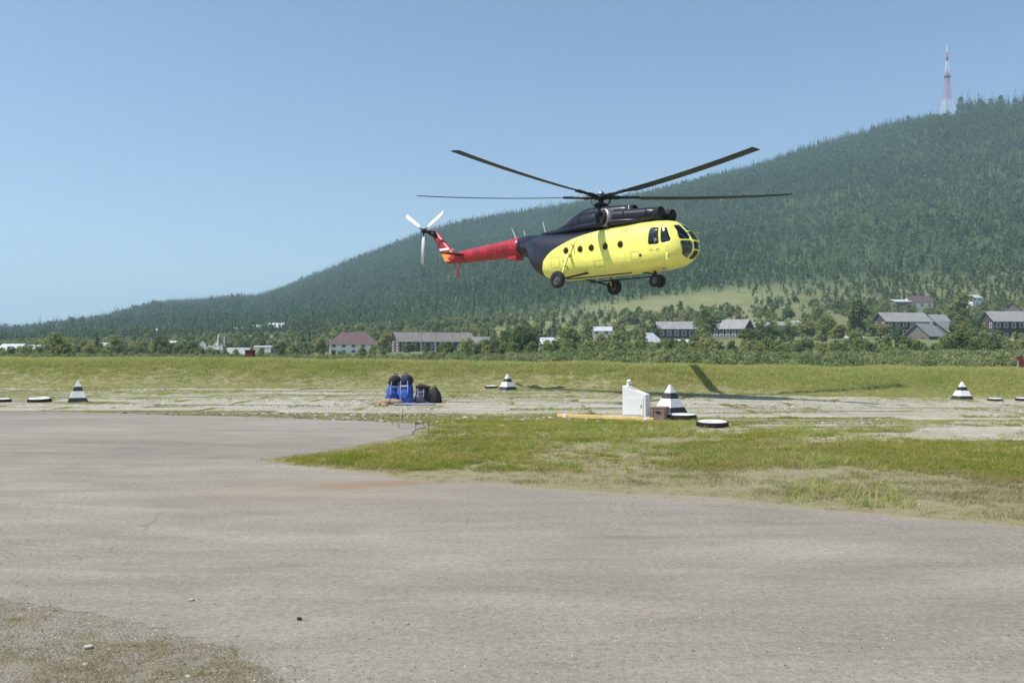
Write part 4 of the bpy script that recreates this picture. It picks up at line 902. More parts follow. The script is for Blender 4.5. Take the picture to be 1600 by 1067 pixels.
# side tanks, pipes, doors, steps
for sd in (-1, 1):
    MB().path([(2.6, sd * 0.95, 0.42), (-1.4, sd * 0.95, 0.38)], [0.035, 0.035], 6).build("belly_pipe", M['dark_metal'], heli)
MB().path([(1.0, 0.35, 0.45), (1.0, 0.35, 0.22)], [0.015, 0.01], 6).build("blade_antenna", M['dark_metal'], heli)
MB().path([(4.62, -0.98, 1.18), (4.66, -1.10, 0.98), (4.70, -1.08, 0.86)], [0.05, 0.045, 0.06], 8).build("boarding_step", M['yellow_paint'], heli)
for sd in (-1, 1): MB().path([(5.1, sd * 0.35, 2.2), (5.45, sd * 0.40, 2.16)], [0.02, 0.015], 6).build("pitot_tube", M['yellow_paint'], heli)
MB().lathe([(0.001, -0.05), (0.10, -0.05), (0.11, 0.03), (0.001, 0.05)], 14, 'Z', (4.0, -0.35, 0.56)).build("landing_lamp", M['grey_metal'], heli)
for z0, z1 in ((0.93, 2.28),):
    dr = MB(); X0, X1 = 2.55, 3.35
    for a, b_ in (((X0, z0), (X0, z1)), ((X1, z0), (X1, z1)), ((X0, z1), (X1, z1)), ((X0, z0), (X1, z0))):
        dr.tube((a[0], 1.25, a[1]), (b_[0], 1.25, b_[1]), 0.014, None, 4)
    dr.build("cabin_door_seam", M['olive_mark'], heli)
# landing gear
def wheel(parent, loc, r, w, name="wheel"):
    e = empty(name); e.parent = parent; e.location = loc
    MB().lathe([(r * .55, -w / 2), (r * .80, -w / 2), (r * .95, -w * .40), (r, -w * .18), (r, w * .18), (r * .95, w * .40), (r * .80, w / 2), (r * .55, w / 2), (r * .55, -w / 2)], 28, 'Y').build("tyre", M['tyre'], e, True)
    MB().lathe([(0.01, -w * .42), (r * .2, -w * .42), (r * .25, -w * .28), (r * .48, -w * .26), (r * .56, -w * .42), (r * .56, w * .42), (r * .48, w * .26), (r * .25, w * .28), (r * .2, w * .42), (0.01, w * .42)], 20, 'Y').build("rim", M['rim'], e)
    return e
for sd in (-1, 1):
    wheel(heli, (-0.87, sd * 2.25, 0.22), 0.42, 0.27)
    MB().path([(-0.87, sd * 2.12, 0.24), (-0.10, sd * 0.85, 0.62)], [0.05, 0.055], 8).path([(-0.87, sd * 2.12, 0.24), (-1.75, sd * 0.85, 0.60)], [0.05, 0.055], 8).path([(-0.87, sd * 2.05, 0.24), (-0.87, sd * 2.25, 0.22)], [0.06, 0.05], 8).build("axle_strut", M['dark_metal'], heli)
    MB().path([(-0.87, sd * 2.02, 0.26), (-0.9, sd * 1.72, 0.95)], [0.04, 0.04], 8).path([(-0.9, sd * 1.72, 0.95), (-0.92, sd * 1.42, 1.55), (-0.92, sd * 1.22, 1.62)], [0.075, 0.075, 0.06], 10).build("shock_strut", M['yellow_paint'], heli)
for sd in (-1, 1): wheel(heli, (3.40, sd * 0.20, 0.06), 0.31, 0.17, "nose_wheel")
MB().path([(3.22, 0, 0.58), (3.34, 0, 0.26)], [0.07, 0.06], 10).path([(3.34, 0, 0.28), (3.40, 0, 0.06)], [0.045, 0.045], 8).tube((3.40, -0.22, 0.06), (3.40, 0.22, 0.06), 0.04).path([(2.55, 0, 0.52), (3.28, 0, 0.40)], [0.035, 0.035], 8).build("nose_gear_leg", M['dark_metal'], heli)
# main rotor
mr = empty("main_rotor"); mr.parent = heli; mr.location = (0, 0, HUBZ)
Hm = heli_rot.to_matrix(); mr.rotation_euler = (Hm.inverted() @ Matrix.Rotation(R(2.3), 3, 'X') @ Hm).to_euler()   # disc tilted a little toward the camera side
MB().tube((0, 0, -0.60), (0, 0, 0.1), 0.13, 0.12, 14).lathe([(0.36, -0.42), (0.40, -0.38), (0.36, -0.33), (0.14, -0.30)], 20).lathe([(0.30, -0.10), (0.38, -0.04), (0.36, 0.06), (0.22, 0.12), (0.12, 0.26), (0.02, 0.28)], 20).build("rotor_hub", M['dark_metal'], mr, True)
MB().lathe([(0.18, 0.12), (0.17, 0.22), (0.08, 0.30), (0.005, 0.31)], 16).build("hub_cap", M['grey_metal'], mr, True)
CONE = R(2.5)
def blade_mesh():
    rings_ = []
    for s_ in np.linspace(0, 1, 14):
        x = 1.75 + s_ * (10.42 - 1.75); c = 0.52 * min(1, 0.45 + s_ * 9); tw = R(9 - 6 * s_); z = 0.30 * s_ * s_ - 0.12 * s_
        r_ = []
        for u_, h in ((0.30, 0.0), (0.26, 0.55), (0.12, 1.0), (-0.1, 0.9), (-0.4, 0.45), (-0.70, 0.04), (-0.70, -0.04), (-0.4, -0.3), (-0.1, -0.5), (0.12, -0.55), (0.26, -0.35)):
            yy, zz = -u_ * c, h * 0.032 * (c / .52); r_.append((x, yy * math.cos(tw) + zz * math.sin(tw), z - yy * math.sin(tw) + zz * math.cos(tw)))
        rings_.append(r_)
    return fix_normals(MB().loft(rings_).data("main_blade", M['blade'], True))
bmesh_me = blade_mesh()
cuff = MB().path([(0.28, 0, 0), (0.75, 0, 0), (1.1, 0, 0), (1.85, 0, 0)], [0.09, 0.11, 0.075, 0.065], 10).box((1.75, 0, 0), (0.5, 0.22, 0.10)).path([(0.55, 0.05, -0.05), (0.38, 0.28, -0.36)], [0.03, 0.025], 6).tube((0.45, -0.18, 0.02), (0.9, -0.10, 0.02), 0.05).data("blade_grip", M['dark_metal'])
for k in range(5):
    th = R(59.5 + 72 * k)             # bearing in the world: 0 = to the right, 90 = toward the camera
    o = obj("main_blade", bmesh_me, mr); o.rotation_euler = (0, -CONE, -th + YAW); g = obj("blade_grip", cuff, o)

# ------------------------------------------------------------------ village
def m_boards(name, c, var=0.35, sx=6.0):
    m, nt, b = mat_new(name); v = coords(nt); n1 = noise(nt, mapping(nt, v, (1, 1, 5)), 1.2, 5, 0.65)
    L(nt, ramp(nt, n1, [(0.3, tuple(x * (1 - var) for x in c)), (0.7, tuple(min(1, x * (1 + var)) for x in c))]), b.inputs["Base Color"]); b.inputs["Roughness"].default_value = 0.85
    return m
def m_roof(name, c, var=0.2):
    m, nt, b = mat_new(name); v = coords(nt); n1 = noise(nt, v, 0.7, 5, 0.65); wv = N(nt, "ShaderNodeTexWave"); wv.inputs["Scale"].default_value = 2.6; L(nt, v, wv.inputs["Vector"])
    cc = ramp(nt, n1, [(0.3, tuple(x * (1 - var) for x in c)), (0.7, tuple(min(1, x * (1 + var)) for x in c))])
    L(nt, mixc(nt, math_(nt, 'MULTIPLY', wv.outputs["Fac"], 0.12), cc, tuple(x * .5 for x in c)), b.inputs["Base Color"]); b.inputs["Roughness"].default_value = 0.7
    return m
M['log'] = m_boards("dark_log_wall", (0.065, 0.048, 0.042)); M['greyboard'] = m_boards("grey_board_wall", (0.16, 0.145, 0.13)); M['limewash'] = m_boards("limewashed_wall", (0.82, 0.80, 0.77), 0.08)
M['slate'] = m_roof("grey_sheet_roof", (0.25, 0.25, 0.245)); M['maroon'] = m_roof("maroon_sheet_roof", (0.115, 0.066, 0.066)); M['oldroof'] = m_roof('weathered_brown_roof', (0.185, 0.17, 0.15)); M['zinc'] = m_roof("bright_sheet_roof", (0.44, 0.475, 0.49), 0.12); M['greenroof'] = m_roof("grey_green_sheet_roof", (0.33, 0.38, 0.35))
M['win'] = m_plain("window_glass", (0.10, 0.12, 0.14), 0.12, 0, 0.1, 1.0, 0.6); M['winframe'] = m_plain("white_window_frame", (0.62, 0.62, 0.59), 0.6, 0, 0.12); M['brick'] = m_plain("chimney_brick", (0.30, 0.20, 0.16), 0.9)
M['rust'] = m_plain("rusty_red_steel", (0.20, 0.045, 0.045), 0.75, 0, 0.3, 3); M['pole'] = m_plain("grey_timber_pole", (0.34, 0.32, 0.29), 0.85)

def house(name, label, px, Y, base_py, top_py, Lm, Wm, rot, roof, wall, roofm, roof_h=0.38, floors=2, nwin=8, chim=1, over=0.5, frames=True, cat="house", group=None, endwin=2):
    x = px_x(px, Y); zb = py_z(base_py, Y); zt = py_z(top_py, Y); gzz = tz(x, Y); H = zt - zb; rh = H * roof_h; wh = H - rh
    e = empty(name, (x, Y, zb), (0, 0, R(rot))); tag(e, label, cat, group)
    dn = min(0, gzz - zb) - 1.5
    w = MB(); w.box((0, 0, (wh + dn) / 2), (Lm, Wm, wh - dn))
    if roof == 'gable':
        w.add([(-Lm / 2, -Wm / 2, wh), (-Lm / 2, Wm / 2, wh), (-Lm / 2, 0, wh + rh - .05)], [(0, 2, 1)]); w.add([(Lm / 2, -Wm / 2, wh), (Lm / 2, Wm / 2, wh), (Lm / 2, 0, wh + rh - .05)], [(0, 1, 2)])
    w.build("wall", wall, e)
    r_ = MB(); a, b_ = Lm / 2 + over, Wm / 2 + over; k = rh * (b_ / (Wm / 2)); z0 = wh + rh - k; t = 0.16
    if roof == 'gable':
        for s in (-1, 1):
            q = [(-a, s * b_, z0), (a, s * b_, z0), (a, 0, wh + rh), (-a, 0, wh + rh)]
            r_.add(q + [(p[0], p[1], p[2] + t) for p in q], [(0, 1, 2, 3), (7, 6, 5, 4), (0, 4, 5, 1), (1, 5, 6, 2), (3, 7, 4, 0)])
    elif roof == 'hip':
        i = min(Lm * .3, Wm * .5); q = [(-a, -b_, z0), (a, -b_, z0), (a, b_, z0), (-a, b_, z0), (-a + i, 0, wh + rh), (a - i, 0, wh + rh)]
        r_.add(q, [(0, 1, 5, 4), (1, 2, 5), (2, 3, 4, 5), (3, 0, 4), (3, 2, 1, 0)])
    elif roof == 'shed':
        q = [(-a, -b_, wh), (a, -b_, wh), (a, b_, wh + rh), (-a, b_, wh + rh)]; r_.add(q + [(p[0], p[1], p[2] + t) for p in q], [(3, 2, 1, 0), (4, 5, 6, 7), (0, 1, 5, 4), (1, 2, 6, 5), (2, 3, 7, 6), (3, 0, 4, 7)])
        w2 = MB(); w2.box((0, b_ - .6, wh + rh * .4), (Lm - .2, .1, rh * .9)).build("gable_wall", wall, e)
    ro = obj("roof", fix_normals(r_.data("roof", roofm)), e)
    for c in range(chim):
        cx = Lm * (-.3 + .6 * (c + .5) / max(1, chim)); MB().box((cx, Wm * .1, wh + rh + 0.35), (0.6, 0.6, 1.5)).build("chimney", M['brick'], ro)
    fh = wh / floors; ww, hh = min(1.15, Lm / max(nwin, 1) * .5), min(1.45, fh * .55)
    gm = MB().box((0, 0, 0), (ww, .06, hh)).box((0, -.03, 0), (.06, .05, hh)).data("window", M['win'])
    fm = MB().box((0, 0, hh / 2 + .09), (ww + .4, .10, .18)).box((0, 0, -hh / 2 - .09), (ww + .4, .10, .18)).box((-ww / 2 - .1, 0, 0), (.2, .10, hh)).box((ww / 2 + .1, 0, 0), (.2, .10, hh)).data("window_frame", M['winframe'])
    for fl in range(floors):
        zc = fh * (fl + .55)
        spots = [(-Lm / 2 + Lm * (i + .5) / nwin, s * (Wm / 2 + .03), 0 if s < 0 else math.pi) for i in range(nwin) for s in (-1,)] + [(s * (Lm / 2 + .03), -Wm / 2 + Wm * (i + .5) / endwin, s * math.pi / 2) for i in range(endwin) for s in (-1, 1)]
        for (wx, wy, a_) in spots:
            g_ = obj("window", gm, e, (wx, wy, zc), (0, 0, a_))
            if frames: obj("window_frame", fm, g_)
    return e
house("white_house", "white two storey house with a maroon hipped roof among the trees", 553, 290, 555, 519, 14.8, 9, 8, 'hip', M['limewash'], M['maroon'], 0.46, 2, 5, 1, 0.7, False)
house("barrack", "long dark log barrack with a weathered brown gable roof beside the white house", 676, 300, 550, 520, 25, 9, 24, 'gable', M['log'], M['oldroof'], 0.42, 2, 8, 3, 0.8)
house("barrack", "dark log barrack with grey roof behind the pale tent roofed shed", 1056, 335, 530, 503, 13, 8, -6, 'gable', M['log'], M['slate'], 0.38, 1, 5, 2, 0.7)
house("log_house", "dark log house turning its gable toward the airfield below the meadow", 1140, 332, 530, 500, 14, 8, -38, 'gable', M['log'], M['slate'], 0.42, 2, 6, 1, 0.7)
house("barrack", "two storey log barrack with white windows and layered grey roof above the sheds", 1408, 338, 526, 489, 17, 9, 10, 'gable', M['log'], M['slate'], 0.34, 2, 6, 2, 0.8)
house("shed", "small dark shed with pale roof adjoining the layered roof barrack", 1463, 345, 516, 492, 6.5, 6, 14, 'gable', M['log'], M['slate'], 0.4, 1, 2, 0, 0.5)
house("barn", "low weathered barn with a wide grey roof standing before its twin", 1444, 300, 538, 506, 11, 8, 42, 'gable', M['greyboard'], M['slate'], 0.55, 1, 2, 0, 0.7, False)
house("barn", "low weathered barn tucked behind its twin's wide grey roof", 1472, 314, 530, 503, 10, 8, 42, 'gable', M['greyboard'], M['slate'], 0.55, 1, 2, 0, 0.7, False)
house("barrack", "two storey dark barrack with white windows and pale roof at the village edge", 1590, 325, 534, 487, 22, 9, 3, 'gable', M['log'], M['slate'], 0.30, 2, 8, 2, 0.8)
house("cottage", "small cottage with a steep maroon gable roof behind the pale roofed barrack", 1582, 400, 496, 473, 6.5, 7, 62, 'gable', M['greyboard'], M['maroon'], 0.55, 1, 2, 0, 0.4)
house("cottage", "white walled cottage with dark roof highest at the forest edge", 1434, 470, 484, 463, 12, 8, 6, 'gable', M['limewash'], M['maroon'], 0.42, 1, 3, 0, 0.6, False)
house("shed", "low pale roofed shed beside the white walled cottage", 1408, 466, 482, 468, 8, 5, 4, 'shed', M['greyboard'], M['zinc'], 0.3, 1, 1, 0, 0.4, False)
house("shed", "pale tent roofed shed standing in the scrub before the log houses", 1013, 290, 541, 520, 6, 6, 24, 'hip', M['greyboard'], M['zinc'], 0.62, 1, 1, 0, 0.5, False)
house("shed", "narrow shed with a thin bright roof strip in the scrub", 1065, 270, 545, 531, 5, 4, -18, 'shed', M['greyboard'], M['zinc'], 0.3, 1, 1, 0, 0.3, False)
house("cottage", "little cottage with a light roof between tall dark spruces", 862, 280, 546, 528, 6, 5, -12, 'gable', M['greyboard'], M['zinc'], 0.45, 1, 2, 0, 0.5, False)
house("cottage", "pale painted cottage at the end of the long log barrack", 751, 285, 552, 527, 6, 5, 30, 'gable', M['limewash'], M['slate'], 0.4, 1, 2, 1, 0.5, False)
house("cottage", "grey cottage with a bright metal roof at the left end of the village", 22, 250, 557, 538, 6.5, 5, -14, 'gable', M['greyboard'], M['zinc'], 0.5, 1, 2, 0, 0.5, False)
house("cottage", "cottage with a pale roof half hidden by the big dark tree", 50, 255, 557, 540, 6.0, 5, 6, 'gable', M['greyboard'], M['zinc'], 0.5, 1, 2, 0, 0.5, False)
house("shed", "low shed with a grey green gable roof beside the white workshop", 362, 240, 562, 544, 8, 5.5, 20, 'gable', M['greyboard'], M['greenroof'], 0.55, 1, 2, 0, 0.6, False)
house("container", "white box container standing in front of the grey fence", 411, 262, 557, 541, 4.8, 2.5, 3, 'shed', M['limewash'], M['zinc'], 0.1, 1, 1, 0, 0.1, False, "container")
house("cottage", "hillside cottage with bright roof, highest of the row above the container", 432, 560, 521, 505, 9, 7, -8, 'gable', M['log'], M['zinc'], 0.45, 1, 3, 0, 0.6, False)
house("cottage", "hillside cottage with bright roof in the middle of the row", 402, 570, 522, 508, 8, 6, -6, 'gable', M['log'], M['zinc'], 0.45, 1, 2, 0, 0.6, False)
house("cottage", "hillside cottage with pale roof lowest in the row", 378, 580, 525, 511, 9, 6, -6, 'gable', M['greyboard'], M['zinc'], 0.45, 1, 2, 0, 0.6, False)
for px_, by, ty, lb in ((247, 521, 514, "tiny far cottage with pale roof under the long ridge"), (195, 528, 521, "tiny far cottage beside the dark firs under the ridge"), (300, 527, 520, "tiny far white cottage above the white workshop")):
    house("cottage", lb, px_, 620, by, ty, 7, 6, 5, 'gable', M['greyboard'], M['zinc'], 0.5, 1, 1, 0, 0.5, False)
house("shed", "small red roofed shed at the foot of the far slope", 1226, 330, 516, 503, 8, 6, 10, 'gable', M['log'], M['slate'], 0.45, 1, 2, 0, 0.5, False)
for px_, Y_, by, ty, L_, lb, rm in ((940, 345, 524, 511, 7, "small cottage with a light roof at the meadow's left foot", 'zinc'), (1185, 348, 520, 504, 10, "long low house right of the gabled log house", 'slate'), (1520, 480, 471, 461, 6, "tiny white cottage in the trees above the pale roofed barrack", 'zinc'), (1250, 350, 512, 502, 7, "small pale roofed hut under the tall trees by the meadow", 'zinc'),
                                (1330, 300, 533, 524, 6, "little hut in the scrub below the layered roof barrack", 'zinc'), (1560, 250, 540, 530, 6, "low shed with pale roof below the village edge barrack", 'slate'), (560, 480, 527, 518, 8, "hillside hut with pale roof above the white house", 'slate'), (170, 330, 544, 536, 6, "small cottage with bright roof behind the pointed fir", 'zinc'), (265, 340, 541, 533, 6, "small cottage with bright roof behind the dark rounded tree", 'zinc')):
    house("cottage", lb, px_, Y_, by, ty, L_, 6, rng.uniform(-25, 25), 'gable', M['greyboard'] if rng.random() < .6 else M['limewash'], M[rm], 0.45, 1, 2, 1, 0.5, False)
# white works building with steep roofs and pipes
e = empty("workshop", (px_x(330, 265), 265, py_z(556, 265)), (0, 0, R(12))); tag(e, "small white workshop with steep little gables and a leaning pipe", "workshop")
w = MB()
for cx, wd, h, pk, y0 in ((-2.4, 1.5, 3.2, 1.0, -1.0), (-0.7, 1.7, 2.4, .5, -1.3), (1.0, 1.6, 2.9, .8, -1.0), (2.7, 1.5, 2.3, 1.2, -1.3)):
    w.add([(cx - wd / 2, y0, 0), (cx + wd / 2, y0, 0), (cx + wd / 2, y0, h), (cx, y0, h + pk), (cx - wd / 2, y0, h), (cx - wd / 2, 1.6, 0), (cx + wd / 2, 1.6, 0), (cx + wd / 2, 1.6, h), (cx, 1.6, h + pk), (cx - wd / 2, 1.6, h)],
          [(0, 1, 2, 3, 4), (9, 8, 7, 6, 5), (0, 5, 6, 1), (1, 6, 7, 2), (2, 7, 8, 3), (3, 8, 9, 4), (4, 9, 5, 0)])
w.build("wall", M['limewash'], e)
for cx in (-2.4, 1.0): MB().box((cx, -1.03, 1.7), (.7, .06, 1.0)).build("window", M['win'], e)
MB().box((-.7, -1.33, 1.0), (.9, .06, 2.0)).build("door", M['greyboard'], e)
MB().tube((1.2, 0, 0), (2.1, 0, 6.2), .22, .18).build("leaning_pipe", M['white_paint'], e); MB().tube((3.6, 0.3, 0), (3.6, 0.3, 5.6), .16, .14).build("pipe", M['white_paint'], e)
# rusty hut, fence, poles
e = empty("hut", (px_x(391, 71), 71, float(gz(px_x(391, 71), 71)))); tag(e, "small dark red steel hut standing just behind the bank", "hut")
bevelled(MB().box((0, 0, 0.75), (0.62, 0.62, 1.7)).build("wall", M['rust'], e), 0.02); MB().box((0, 0, 1.63), (0.74, 0.74, 0.06)).build("roof", M['rust'], e); MB().box((0.0, -.33, 0.7), (0.42, .03, 1.35)).build("door", M['rust'], e)
e = empty("board_fence", (px_x(445, 265), 265, py_z(556, 265)), (0, 0, R(4))); tag(e, "grey weathered board fence running from the white container", "fence")
bd = MB().box((0, 0, 1.2), (0.26, .04, 2.4)).data("board", M['greyboard'])
for i in range(26): obj("board", bd, e, (-3.7 + i * .29, 0, random.uniform(-.08, .05)))
MB().box((0, .05, .6), (7.4, .06, .12)).box((0, .05, 1.9), (7.4, .06, .12)).build("rail", M['greyboard'], e)
for px_, Y_, ty, lb in ((463, 250, 534, "grey timber utility pole at the end of the board fence"), (658, 285, 518, "utility pole in front of the long barrack near its gable"), (681, 283, 519, "utility pole before the middle of the long barrack"), (707, 282, 523, "utility pole near the far end of the long barrack"),
                        (349, 262, 522, "tall pale utility pole behind the white workshop"), (237, 300, 526, "thin utility pole among the left garden bushes"), (198, 300, 527, "thin utility pole beside the dark firs")):
    z0 = tz(px_x(px_, Y_), Y_); h = py_z(ty, Y_) - z0; e = empty("utility_pole", (px_x(px_, Y_), Y_, z0)); tag(e, lb, "pole")
    MB().tube((0, 0, -.4), (0, 0, h), .17, .12).build("post", M['pole'], e); MB().box((0, 0, h - .4), (1.5, .12, .12)).build("crossarm", M['pole'], e)
e = empty("signpost", (px_x(1591, 57), 57, float(gz(px_x(1591, 57), 57)))); tag(e, "faded red board on a leaning post at the end of the bank", "sign")
MB().box((0, 0, .45), (.10, .06, 1.2), Matrix.Rotation(R(10), 3, 'Y')).build("post", M['pole'], e); MB().box((0.16, -.04, .62), (.30, .03, .75), Matrix.Rotation(R(-14), 3, 'Y')).build("board", M['rust'], e)

# radio tower on the ridge
M['tower_white'] = m_plain("tower_white_paint", (0.80, 0.80, 0.80), 0.6, 0, .05); M['tower_red'] = m_plain("tower_red_paint", (0.66, 0.24, 0.25), 0.6, 0, .08)
TY = 1300.0; tx = px_x(1481, TY); tb = py_z(188, TY); TH = py_z(70, TY) - tb
tower = empty("radio_tower", (tx, TY, tb)); tag(tower, "red and white lattice radio tower on top of the forested hill", "tower")
def tw_half(t): return float(np.interp(t, [0, .12, .25, .45, .7, .82, 1], [7.5, 6.2, 5.0, 3.0, 1.9, 1.0, 0.35]))
secs = [(0, .13, 'tower_white'), (.13, .27, 'tower_white'), (.27, .42, 'tower_red'), (.42, .56, 'tower_red'), (.56, .64, 'tower_red'), (.64, .78, 'tower_white'), (.78, .90, 'tower_red'), (.90, 1.0, 'tower_white')]
for a, b_, mn in secs:
    m = MB(); n = max(2, int((b_ - a) / 0.035))
    for s in range(n):
        t0 = a + (b_ - a) * s / n; t1 = a + (b_ - a) * (s + 1) / n; w0, w1 = tw_half(t0), tw_half(t1); z0, z1 = t0 * TH, t1 * TH; r = 0.26 if t0 < .7 else .22
        c0 = [(-w0, -w0, z0), (w0, -w0, z0), (w0, w0, z0), (-w0, w0, z0)]; c1 = [(-w1, -w1, z1), (w1, -w1, z1), (w1, w1, z1), (-w1, w1, z1)]
        for i in range(4):
            j = (i + 1) % 4; m.tube(c0[i], c1[i], r, r, 4); m.tube(c0[i], c1[j], r * .6, None, 4); m.tube(c0[j], c1[i], r * .6, None, 4); m.tube(c1[i], c1[j], r * .6, None, 4)
    m.build("mast_section", M[mn], tower)
for t in (.58, .82): MB().box((0, 0, t * TH), (tw_half(t) * 3, tw_half(t) * 3, 1.2)).build("platform", M['dark_metal'], tower)
MB().box((-6, -14, 2), (16, 7, 5)).build("equipment_hut", M['limewash'], tower)

# ------------------------------------------------------------------ trees one can tell apart
dec_var = []
for i in range(7):
    h, w = [(8, 6.5), (9.5, 5.5), (7, 7), (10, 5), (6.5, 5), (8.5, 7.5), (9, 4.2)][i]
    dec_var.append((h, w, quads_data("crown", leafcloud(200 + i, 1500, crown_blobs(200 + i, h, w, h * .14, 16), 0.27 + .012 * h), M['tree_leaf']), trunk_mb(i, h, .16, 7).data("trunk", M['birch_bark'] if i in (3, 6) else M['bark'])))
spr_var = []
for i in range(4):
    h, w = [(12, 4.2), (10, 4.0), (14, 4.6), (11, 3.4)][i]
    spr_var.append((h, w, quads_data("crown", spruce_quads(300 + i, h, w, 26, 13), M['conifer']), MB().tube((0, 0, -.3), (0, 0, h * .96), .17, .03, 7).data("trunk", M['bark'])))
bus_var = []
for i in range(5):
    h, w = [(2.0, 2.8), (2.6, 2.6), (1.6, 2.4), (2.3, 3.4), (3.0, 2.6)][i]
    st = MB()
    for k in range(5): a = k * 1.26 + i; st.path([(0, 0, -.1), (math.cos(a) * w * .15, math.sin(a) * w * .15, h * .45), (math.cos(a) * w * .28, math.sin(a) * w * .28, h * .8)], [.035, .025, .008], 5)
    bus_var.append((h, w, quads_data("foliage", leafcloud(400 + i, 1300, crown_blobs(400 + i, h, w, -.05, 13), 0.115, 0.5), M['willow']), st.data("stem", M['bark'])))
def plant(kind, px, Y, top_py, wpx, label, group=None, vi=None, mat=None):
    V = {'t': dec_var, 's': spr_var, 'b': bus_var}[kind]; x = px_x(px, Y); z0 = tz(x, Y); h, w, crown, trunk = V[vi if vi is not None else rng.integers(len(V))]
    H = max(0.6, py_z(top_py, Y) - z0); sx = (wpx / F * Y) / w if wpx else H / h * rng.uniform(.9, 1.2)
    e = empty({'t': "tree", 's': "spruce_tree", 'b': "shrub"}[kind], (x, Y, z0 - .05), (0, 0, rng.uniform(0, 6.28))); e.scale = (sx, sx, H / h)
    tag(e, label, {'t': "tree", 's': "spruce", 'b': "shrub"}[kind], group)
    obj("foliage" if kind == 'b' else "crown", crown, e); obj("stem" if kind == 'b' else "trunk", trunk, e)
plant('t', 90, 150, 519, 60, "big dark bushy tree at the left end beside the bright roofed cottages", None, 5)
plant('s', 151, 240, 517, 14, "pointed dark fir beside the taller round fir on the left", None, 0)
plant('t', 178, 235, 521, 30, "dark round crowned tree next to the pointed fir on the left", None, 0)
plant('t', 250, 230, 522, 26, "dark rounded tree right of the thin utility poles", None, 4)
plant('s', 483, 330, 505, 13, "tall narrow dark spruce behind the end of the board fence", None, 3)
plant('s', 473, 335, 517, 15, "shorter dark spruce leaning on the tall narrow spruce", None, 1)
plant('s', 846, 330, 487, 11, "left of two tall dark spruces behind the little light roofed cottage", None, 3)
plant('s', 865, 325, 481, 16, "right and taller of two tall dark spruces behind the little light roofed cottage", None, 2)
plant('s', 763, 310, 502, 8, "slim dark spruce at the far end of the long barrack", None, 3)
plant('t', 820, 215, 505, 70, "broad yellowish green tree left of the two tall spruces", None, 2)
plant('t', 795, 225, 513, 46, "dense tree in front of the broad yellowish green tree", None, 0)
plant('t', 890, 220, 508, 50, "tall leafy tree right of the two tall spruces", None, 1)
plant('t', 918, 330, 497, 22, "solitary round tree standing on the meadow edge", None, 4)
plant('t', 940, 240, 520, 40, "low spreading tree near the meadow's left end", None, 5)
plant('t', 1105, 310, 480, 56, "broad dark tree between the two log houses below the meadow", None, 5)
plant('t', 1070, 400, 484, 20, "small round tree on the meadow above the log houses", None, 4)
plant('t', 1140, 430, 480, 14, "small dark tree on top of the meadow", None, 0)
plant('t', 1500, 310, 490, 34, "tall leafy tree between the barns and the pale roofed barrack", None, 1)
plant('t', 1525, 300, 495, 36, "yellowish tree beside the pale roofed barrack", None, 2)
plant('t', 1500, 400, 455, 46, "large dark tree standing behind the white walled cottage", None, 3)
plant('t', 1340, 330, 462, 40, "tall pale crowned tree at the forest edge left of the layered roof barrack", None, 6)
plant('t', 1375, 300, 505, 40, "dense green tree in front of the layered roof barrack", None, 4)
plant('t', 1500, 185, 513, 56, "big leafy tree in front of the barns", None, 5)
plant('t', 1550, 190, 522, 44, "bushy tree below the pale roofed barrack", None, 2)
plant('t', 1410, 210, 522, 36, "bushy tree below the front barn", None, 0)
GT = [(300, 235, 533, 24, "leafy tree left of the white workshop"), (140, 190, 536, 26, "low tree in front of the pointed fir"), (215, 215, 533, 30, "round tree between the two thin utility poles"), (280, 225, 535, 24, "low tree beside the dark rounded tree near the thin poles"), (440, 240, 532, 26, "leafy tree in front of the grey board fence"),
      (500, 255, 526, 26, "leafy tree at the left corner of the white house"), (600, 265, 519, 30, "leafy tree between the white house and the long barrack"), (640, 250, 536, 26, "low tree before the gable of the long barrack"), (735, 250, 530, 30, "leafy tree hiding the far end of the long barrack"), (770, 240, 522, 26, "leafy tree right of the pale painted cottage"),
      (970, 250, 520, 36, "round tree left of the pale tent roofed shed"), (1000, 240, 532, 30, "low tree before the pale tent roofed shed"), (1035, 230, 534, 34, "low tree between the two pale shed roofs"), (1090, 240, 523, 34, "leafy tree below the broad dark tree by the log houses"), (1170, 260, 512, 40, "leafy tree at the right corner of the gabled log house"),
      (1200, 270, 507, 40, "leafy tree below the small shed at the foot of the slope"), (1230, 280, 505, 36, "tall garden tree beside the small shed at the foot of the slope"), (1260, 290, 495, 40, "tall tree at the right end of the meadow"), (1290, 300, 490, 44, "tallest broad tree between meadow and layered roof barrack"), (1310, 280, 505, 36, "tree in front of the tallest broad tree near the meadow"),
      (1340, 260, 512, 36, "leafy tree left of the layered roof barrack"), (1180, 210, 530, 34, "bushy tree in the scrub below the gabled log house"), (1260, 200, 528, 40, "broad bushy tree in the scrub below the meadow's right end"), (1310, 190, 534, 40, "low broad tree at the edge of the willow thicket"), (1422, 440, 474, 30, "small tree before the white walled cottage at the forest edge"), (1450, 436, 478, 26, "bushy tree under the windows of the white walled cottage")]
for px_, Y_, tp, wd, lb in GT: plant('t', px_, Y_, tp, wd, lb, "garden trees in the village")
def shrub_place(px):
    for lim, t in ((190, "near the bright roofed cottages"), (340, "before the garden trees and thin poles"), (500, "beside the dark red hut"), (700, "in front of the white house and long barrack"), (900, "below the two tall spruces"), (1100, "below the pale tent roofed shed"), (1320, "beyond the blade's shadow on the bank"), (1480, "below the layered roof barrack"), (9999, "beyond the lone striped marker")):
        if px < lim: return t
